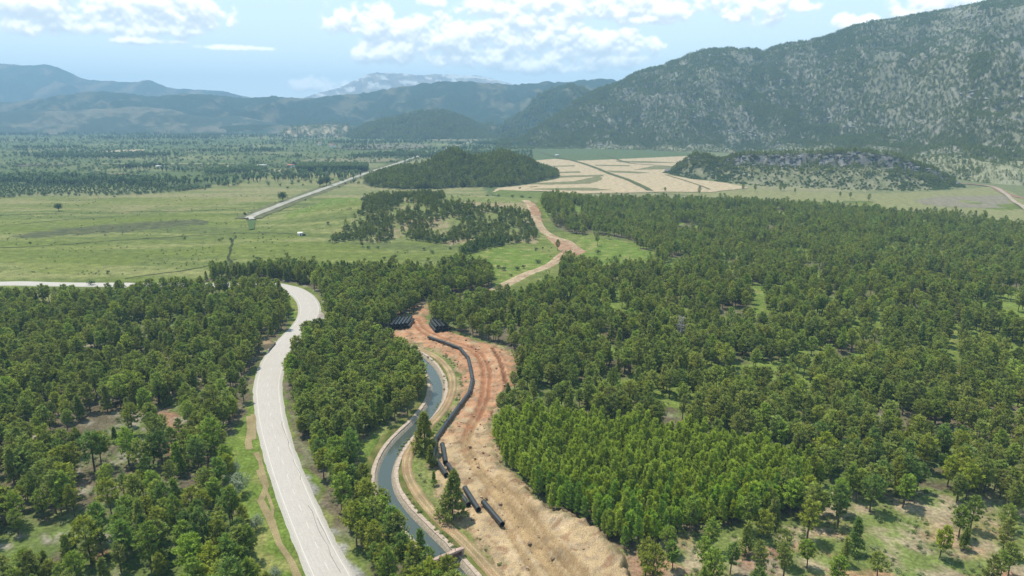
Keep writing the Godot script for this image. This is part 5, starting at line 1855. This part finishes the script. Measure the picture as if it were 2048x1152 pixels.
	# dark clump and hedge at the orchard edge
	for a in [[[-519.1,-964.3,-508.4,-977.9,-484.0,-964.3,-494.8,-951.0], 26, 1.2], [[-465.0,-925.4,-454.0,-938.0,-432.4,-951.0,-416.4,-938.0,-435.7,-913.2], 36, 0.9], [[-618.3,-825.3,-596.0,-845.7,-562.3,-850.9,-512.5,-850.9,-481.0,-861.6,-447.9,-883.8,-421.1,-925.4], 70, 0.8], [[-686.2,-1120.2,-680.6,-1138.5,-657.7,-1120.2], 10, 1.0], [[-321.8,-1187.0,-287.4,-1187.0,-257.3,-1187.0,-231.0,-1207.6], 24, 0.55], [[-425.1,-1187.0,-409.5,-1218.1,-379.8,-1207.6], 18, 0.9]]:
		var l := smooth(pts(a[0]), 4.0)
		for k in a[1]:
			var p := l[rng.randi() % l.size()] + Vector2(rng.randf_range(-3, 3), rng.randf_range(-6, 6))
			mass("plain", rng.randi() % 3, Vector3(p.x, 0, p.y), Vector3.ONE * a[2] * rng.randf_range(0.6, 1.2), rng.randf() * TAU, Color.WHITE * rng.randf_range(0.7, 1.0))
	flush({"plain": ["hedge", "dark hedges and tree clumps round the orchards on the plain", "hedge"]})
	# the patchwork of groves further out
	for k in 36000:
		var d := 960.0 * pow(5200.0 / 960.0, rng.randf())
		var x := rng.randf_range(-0.80, 0.03) * d
		if d > 2000.0 and rng.randf() < 0.25:
			x = rng.randf_range(-0.05, 0.12) * d
		elif x > -0.22 * d and d < 1400.0:
			continue
		var f := cell.get_noise_2d(x * 0.0042, d * 0.0075)
		var n := nz.get_noise_2d(x * 0.006, d * 0.011)
		var p := 0.16 + 0.8 * smoothstep(0.05, 0.3, f + n * 0.35)
		if d < 1300.0:
			p *= 0.32 + 0.68 * smoothstep(1130, 1300, d)
		if rng.randf() > p:
			continue
		var far := 1.0 + smoothstep(1600, 4500, d) * 0.9
		if f > 0.35:
			mass("poplar", rng.randi() % 2, Vector3(x, 0, -d), Vector3(far * 1.2, far * rng.randf_range(0.75, 1.0), far * 1.2), rng.randf() * TAU, Color.WHITE * rng.randf_range(0.8, 1.05))
		else:
			var s := far * rng.randf_range(0.6, 1.25)
			mass("plain", rng.randi() % 3, Vector3(x, 0, -d), Vector3(s, s * 0.9, s), rng.randf() * TAU, Color.WHITE * rng.randf_range(0.8, 1.15))
	flush({"poplar": ["poplar_wood", "hazy dark poplar groves across the far plain", "poplars"], "plain": ["grove", "hazy patchwork of groves and willow bushes across the far plain", "groves"]})
	# bushes lining the far canal road
	var l := smooth(pts([-255.2,-660.7,-257.6,-765.2,-252.2,-951.0,-244.1,-1207.6,-218.4,-1647.0,-83.9,-3006.1]), 8.0)
	for k in 120:
		var i := int(l.size() * pow(rng.randf(), 0.8))
		var s := -1.0 if rng.randf() < 0.5 else 1.0
		var p := l[mini(i, l.size() - 1)] + side(l, mini(i, l.size() - 1)) * s * rng.randf_range(10, 18)
		mass("bush", rng.randi() % 4, Vector3(p.x, land(p.x, p.y), p.y), Vector3.ONE * rng.randf_range(0.5, 1.1), rng.randf() * TAU, Color.WHITE * rng.randf_range(0.7, 1.1))
	flush({"bush": ["canal_scrub", "small bushes lining the straight far canal road", "scrub"]})

# ---------------------------------------------------------------- buildings
func gable(w: float, h: float, d: float) -> ArrayMesh:
	var st := SurfaceTool.new()
	st.begin(Mesh.PRIMITIVE_TRIANGLES)
	var v := [Vector3(-w, 0, -d), Vector3(w, 0, -d), Vector3(-w, 0, d), Vector3(w, 0, d), Vector3(-w, h, 0), Vector3(w, h, 0)]
	for j in [0, 1, 5, 0, 5, 4, 2, 4, 5, 2, 5, 3, 0, 4, 2, 1, 3, 5, 0, 2, 3, 0, 3, 1]:
		st.add_vertex(v[j])
	st.generate_normals()
	return st.commit()

func house(n: String, at: Vector2, w: float, h: float, d: float, turn: float, roof: Material, label: String) -> void:
	var t := thing(n, Vector3(at.x, 0, at.y), label, "house", "far houses on the plain")
	t.rotation.y = turn
	box("wall", Vector3(w, h, d), Vector3(0, h / 2, 0), M.white_wall, t)
	var r := part("roof", gable(w / 2 + 0.4, d * 0.22, d / 2 + 0.5), roof, t)
	r.position.y = h + 0.01
	for k in 3:
		box("window", Vector3(1.2, 1.3, 0.1), Vector3((k - 1) * w * 0.3, h * 0.55, d / 2 + 0.03), M.window_dark, t)
	box("door", Vector3(1.2, 2.1, 0.1), Vector3(w * 0.42 - 0.6, 1.05, d / 2 + 0.03), M.red_steel, t)

func buildings() -> void:
	house("farmhouse", Vector2(-469.3,-1297.2), 16.0, 4.0, 8.0, 0.2, M.grey_roof, "long white farmhouse among poplars beside the hay field")
	house("farmhouse", Vector2(-597.9,-1102.4), 7.0, 3.0, 5.0, -0.2, M.grey_roof, "small white shed at the orchard edge next to dark trees")
	house("farmhouse", Vector2(-656.7,-1285.3), 9.0, 3.5, 7.0, 0.4, M.grey_roof, "white farm building between orchard and long hay strip")
	house("farmhouse", Vector2(-414.9,-1297.2), 12.0, 4.5, 8.0, 0.0, M.red_roof, "farmhouse by the corner of the dark poplar plantation")
	house("farmhouse", Vector2(105.6,-1628.0), 8.0, 3.5, 6.0, 0.1, M.grey_roof, "tiny white hut on the bank between stubble fields")
	house("farmhouse", Vector2(-702.6,-3137.9), 16.0, 7.0, 10.0, 0.0, M.grey_roof, "white building at the end of the pale track up the gap")
	var far := [-4665.2,-6589.1,-4852.9,-6904.1,-4608.8,-6589.1,-4390.5,-6301.5,-2927.5,-4254.5,-3025.6,-4384.2,-2707.2,-4522.0,-2271.6,-3907.4,-2499.4,-4992.4,-2388.6,-4825.1,-2435.4,-4992.4,-2312.9,-4825.1,-2058.8,-4384.2,-1827.3,-4384.2,-1852.1,-4522.0,-1785.3,-4668.7,-1728.7,-4668.7,-1545.7,-4384.2,-749.7,-3137.9,-610.0,-2213.1,-537.2,-2083.4]
	var p := pts(far)
	for i in p.size():
		var s := 1.6 if i < 18 else 1.0
		house("village_house", p[i], rng.randf_range(10, 16) * s, (7.0 if i > 3 else 13.0) * s, rng.randf_range(8, 11) * s, rng.randf_range(-0.6, 0.6), M.red_roof if i % 3 else M.grey_roof, "pale house of the hazy village at the far end of the plain")
	# small hut in the meadow
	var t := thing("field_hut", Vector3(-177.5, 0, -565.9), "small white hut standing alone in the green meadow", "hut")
	box("wall", Vector3(3.6, 2.2, 3.2), Vector3(0, 1.1, 0), M.white_wall, t)
	var r := part("roof", gable(2.1, 0.8, 1.9), M.white_wall, t)
	r.position.y = 2.21
	box("door", Vector3(0.9, 1.8, 0.08), Vector3(0.6, 0.9, 1.63), M.dark_steel, t)
	box("shadow_block", Vector3(2.2, 1.5, 2.4), Vector3(2.95, 0.75, 0.1), M.dark_steel, t)  # dark block standing in for the shadow beside the hut
	var t2 := thing("roadside_hut", Vector3(-164.2, 0, -429.1), "white roofed hut behind the pine belt by the road", "hut")
	box("wall", Vector3(3.4, 3.6, 3.0), Vector3(0, 1.8, 0), M.lining, t2)
	var r2 := part("roof", gable(2.0, 0.6, 1.9), M.white_wall, t2)
	r2.position.y = 3.61

# ---------------------------------------------------------------- small things
func small_things() -> void:
	# the pool where the far canal meets the meadow
	var p := pts([-252.9,-648.0,-247.5,-654.3,-228.2,-598.9,-231.1,-593.5])
	sheet_water("pond", p, 0.35, M.pond)
	var q := pts([-257.9,-664.0,-256.9,-670.6,-248.0,-654.3,-251.4,-648.0])
	sheet_water("weir_apron", q, 0.95, M.gravel)
	var t := thing("weir", Vector3(-250.2, 0, -651.1), "dark weir wall where the far canal drops into its pool", "weir")
	box("wall", Vector3(9.0, 1.8, 0.6), Vector3(0, 0.2, 0), M.lining, t, 0.05)
	for x in [-4.4, 4.4]:
		box("pier", Vector3(0.9, 2.4, 1.4), Vector3(x, 0.4, 0.4), M.lining, t, 0.05)
	# culvert parapet by the side road
	var a := Vector2(-104.8,-277.5)
	var b := Vector2(-105.3,-287.9)
	var m := (a + b) / 2.0
	var c := thing("culvert_parapet", Vector3(m.x, land(m.x, m.y), m.y), "low dark culvert parapet with a white post where a track leaves the road", "parapet")
	c.rotation.y = atan2(b.x - a.x, b.y - a.y)
	box("rail", Vector3(0.35, 0.9, a.distance_to(b)), Vector3(0, 0.45, 0), M.dark_steel, c)
	for k in 2:
		box("post", Vector3(0.4, 1.5, 0.4), Vector3(0, 0.75, a.distance_to(b) / 2 * (1 if k else -1)), M.white_wall, c)
	# silvery willows on the verge
	var i := 0
	for w in [[-73.7,-164.5, 1.15], [-73.9,-159.7, 0.9], [-78.4,-173.6, 0.85], [-63.3,-148.6, 0.75], [-52.1,-129.1, 0.7], [-77.3,-165.8, 0.8], [-95.6,-138.7, 0.6], [-96.7,-155.1, 0.6]]:
		single("silver_shrub", "silver", i % 3, Vector3(w[0], -0.1, w[1]), Vector3.ONE * w[2], i * 1.9, "silvery grey leaved shrub at the wood edge beside the road" if i < 6 else "silvery grey shrub between the pines across the road", "shrub", "silvery shrubs by the road", [M.leaves])
		i += 1
	# two dead pines in the big wood
	for e in [[74.6,-287.2, 1.0, "bare grey dead pine, the larger of two in the big forest"], [81.4,-273.1, 0.8, "bare grey dead pine, the smaller of two in the big forest"]]:
		var r := RandomNumberGenerator.new()
		r.seed = 5
		var d := thing("dead_pine", Vector3(e[0], land(e[0], e[1]), e[1]), e[3], "dead pine")
		var st := SurfaceTool.new()
		st.begin(Mesh.PRIMITIVE_TRIANGLES)
		limb(st, PackedVector3Array([Vector3(0, -0.3, 0), Vector3(0.1, 7, 0), Vector3(0, 13.5, 0.2)]), [0.28, 0.2, 0.05], 6)
		part("trunk", st.commit(), M.dead_wood, d)
		var st2 := SurfaceTool.new()
		st2.begin(Mesh.PRIMITIVE_TRIANGLES)
		for k in 60:
			var y := r.randf_range(5.5, 13.0)
			var az := r.randf() * TAU
			var ln := r.randf_range(1.2, 3.2) * (1.2 - (y - 5.5) / 12.0)
			var base := Vector3(0, y, 0)
			var tip := base + Vector3(cos(az), 0.35, sin(az)) * ln
			limb(st2, PackedVector3Array([base, tip]), [0.07, 0.025], 3)
			for j in 5:
				var s := base.lerp(tip, r.randf_range(0.4, 0.95))
				limb(st2, PackedVector3Array([s, s + Vector3(r.randfn(), r.randfn() * 0.5 + 0.3, r.randfn()) * 0.55]), [0.035, 0.015], 3)
		part("branches", st2.commit(), M.dead_wood, d)
		d.scale = Vector3.ONE * e[2]
	# stones and clods on the bare earth
	var r := RandomNumberGenerator.new()
	r.seed = 44
	var ms := rock_mesh(r, 0.7)
	var buf := PackedFloat32Array()
	for k in 1500:
		var x := r.randf_range(-50, 40)
		var z := r.randf_range(-300, -122)
		if not Geometry2D.is_point_in_polygon(Vector2(x, z), earth):
			continue
		var s := 0.10 + 0.38 * pow(r.randf(), 4.0)
		var g := r.randf_range(0.8, 1.1)
		put(buf, Vector3(x, 0.45, z), Vector3(s, s, s) * 1.1, r.randf() * TAU, Color(0.42 * g, 0.29 * g, 0.19 * g) if r.randf() < 0.7 else Color(0.22, 0.15, 0.10))
	stuff("earth_clod", ms, buf, "clods and stones strewn over the bare earth", "clods")

func sheet_water(n: String, p: PackedVector2Array, y: float, m: Material) -> void:
	var idx := Geometry2D.triangulate_polygon(p)
	var v := PackedVector3Array()
	var uv := PackedVector2Array()
	var nrm := PackedVector3Array()
	for q in p:
		v.append(Vector3(q.x, y, q.y))
		uv.append(q)
		nrm.append(Vector3.UP)
	for i in range(0, idx.size(), 3):
		if (v[idx[i + 1]] - v[idx[i]]).cross(v[idx[i + 2]] - v[idx[i]]).y > 0.0:
			var t := idx[i + 1]
			idx[i + 1] = idx[i + 2]
			idx[i + 2] = t
	structure(n, lay(v, idx, uv, PackedColorArray(), nrm), m)
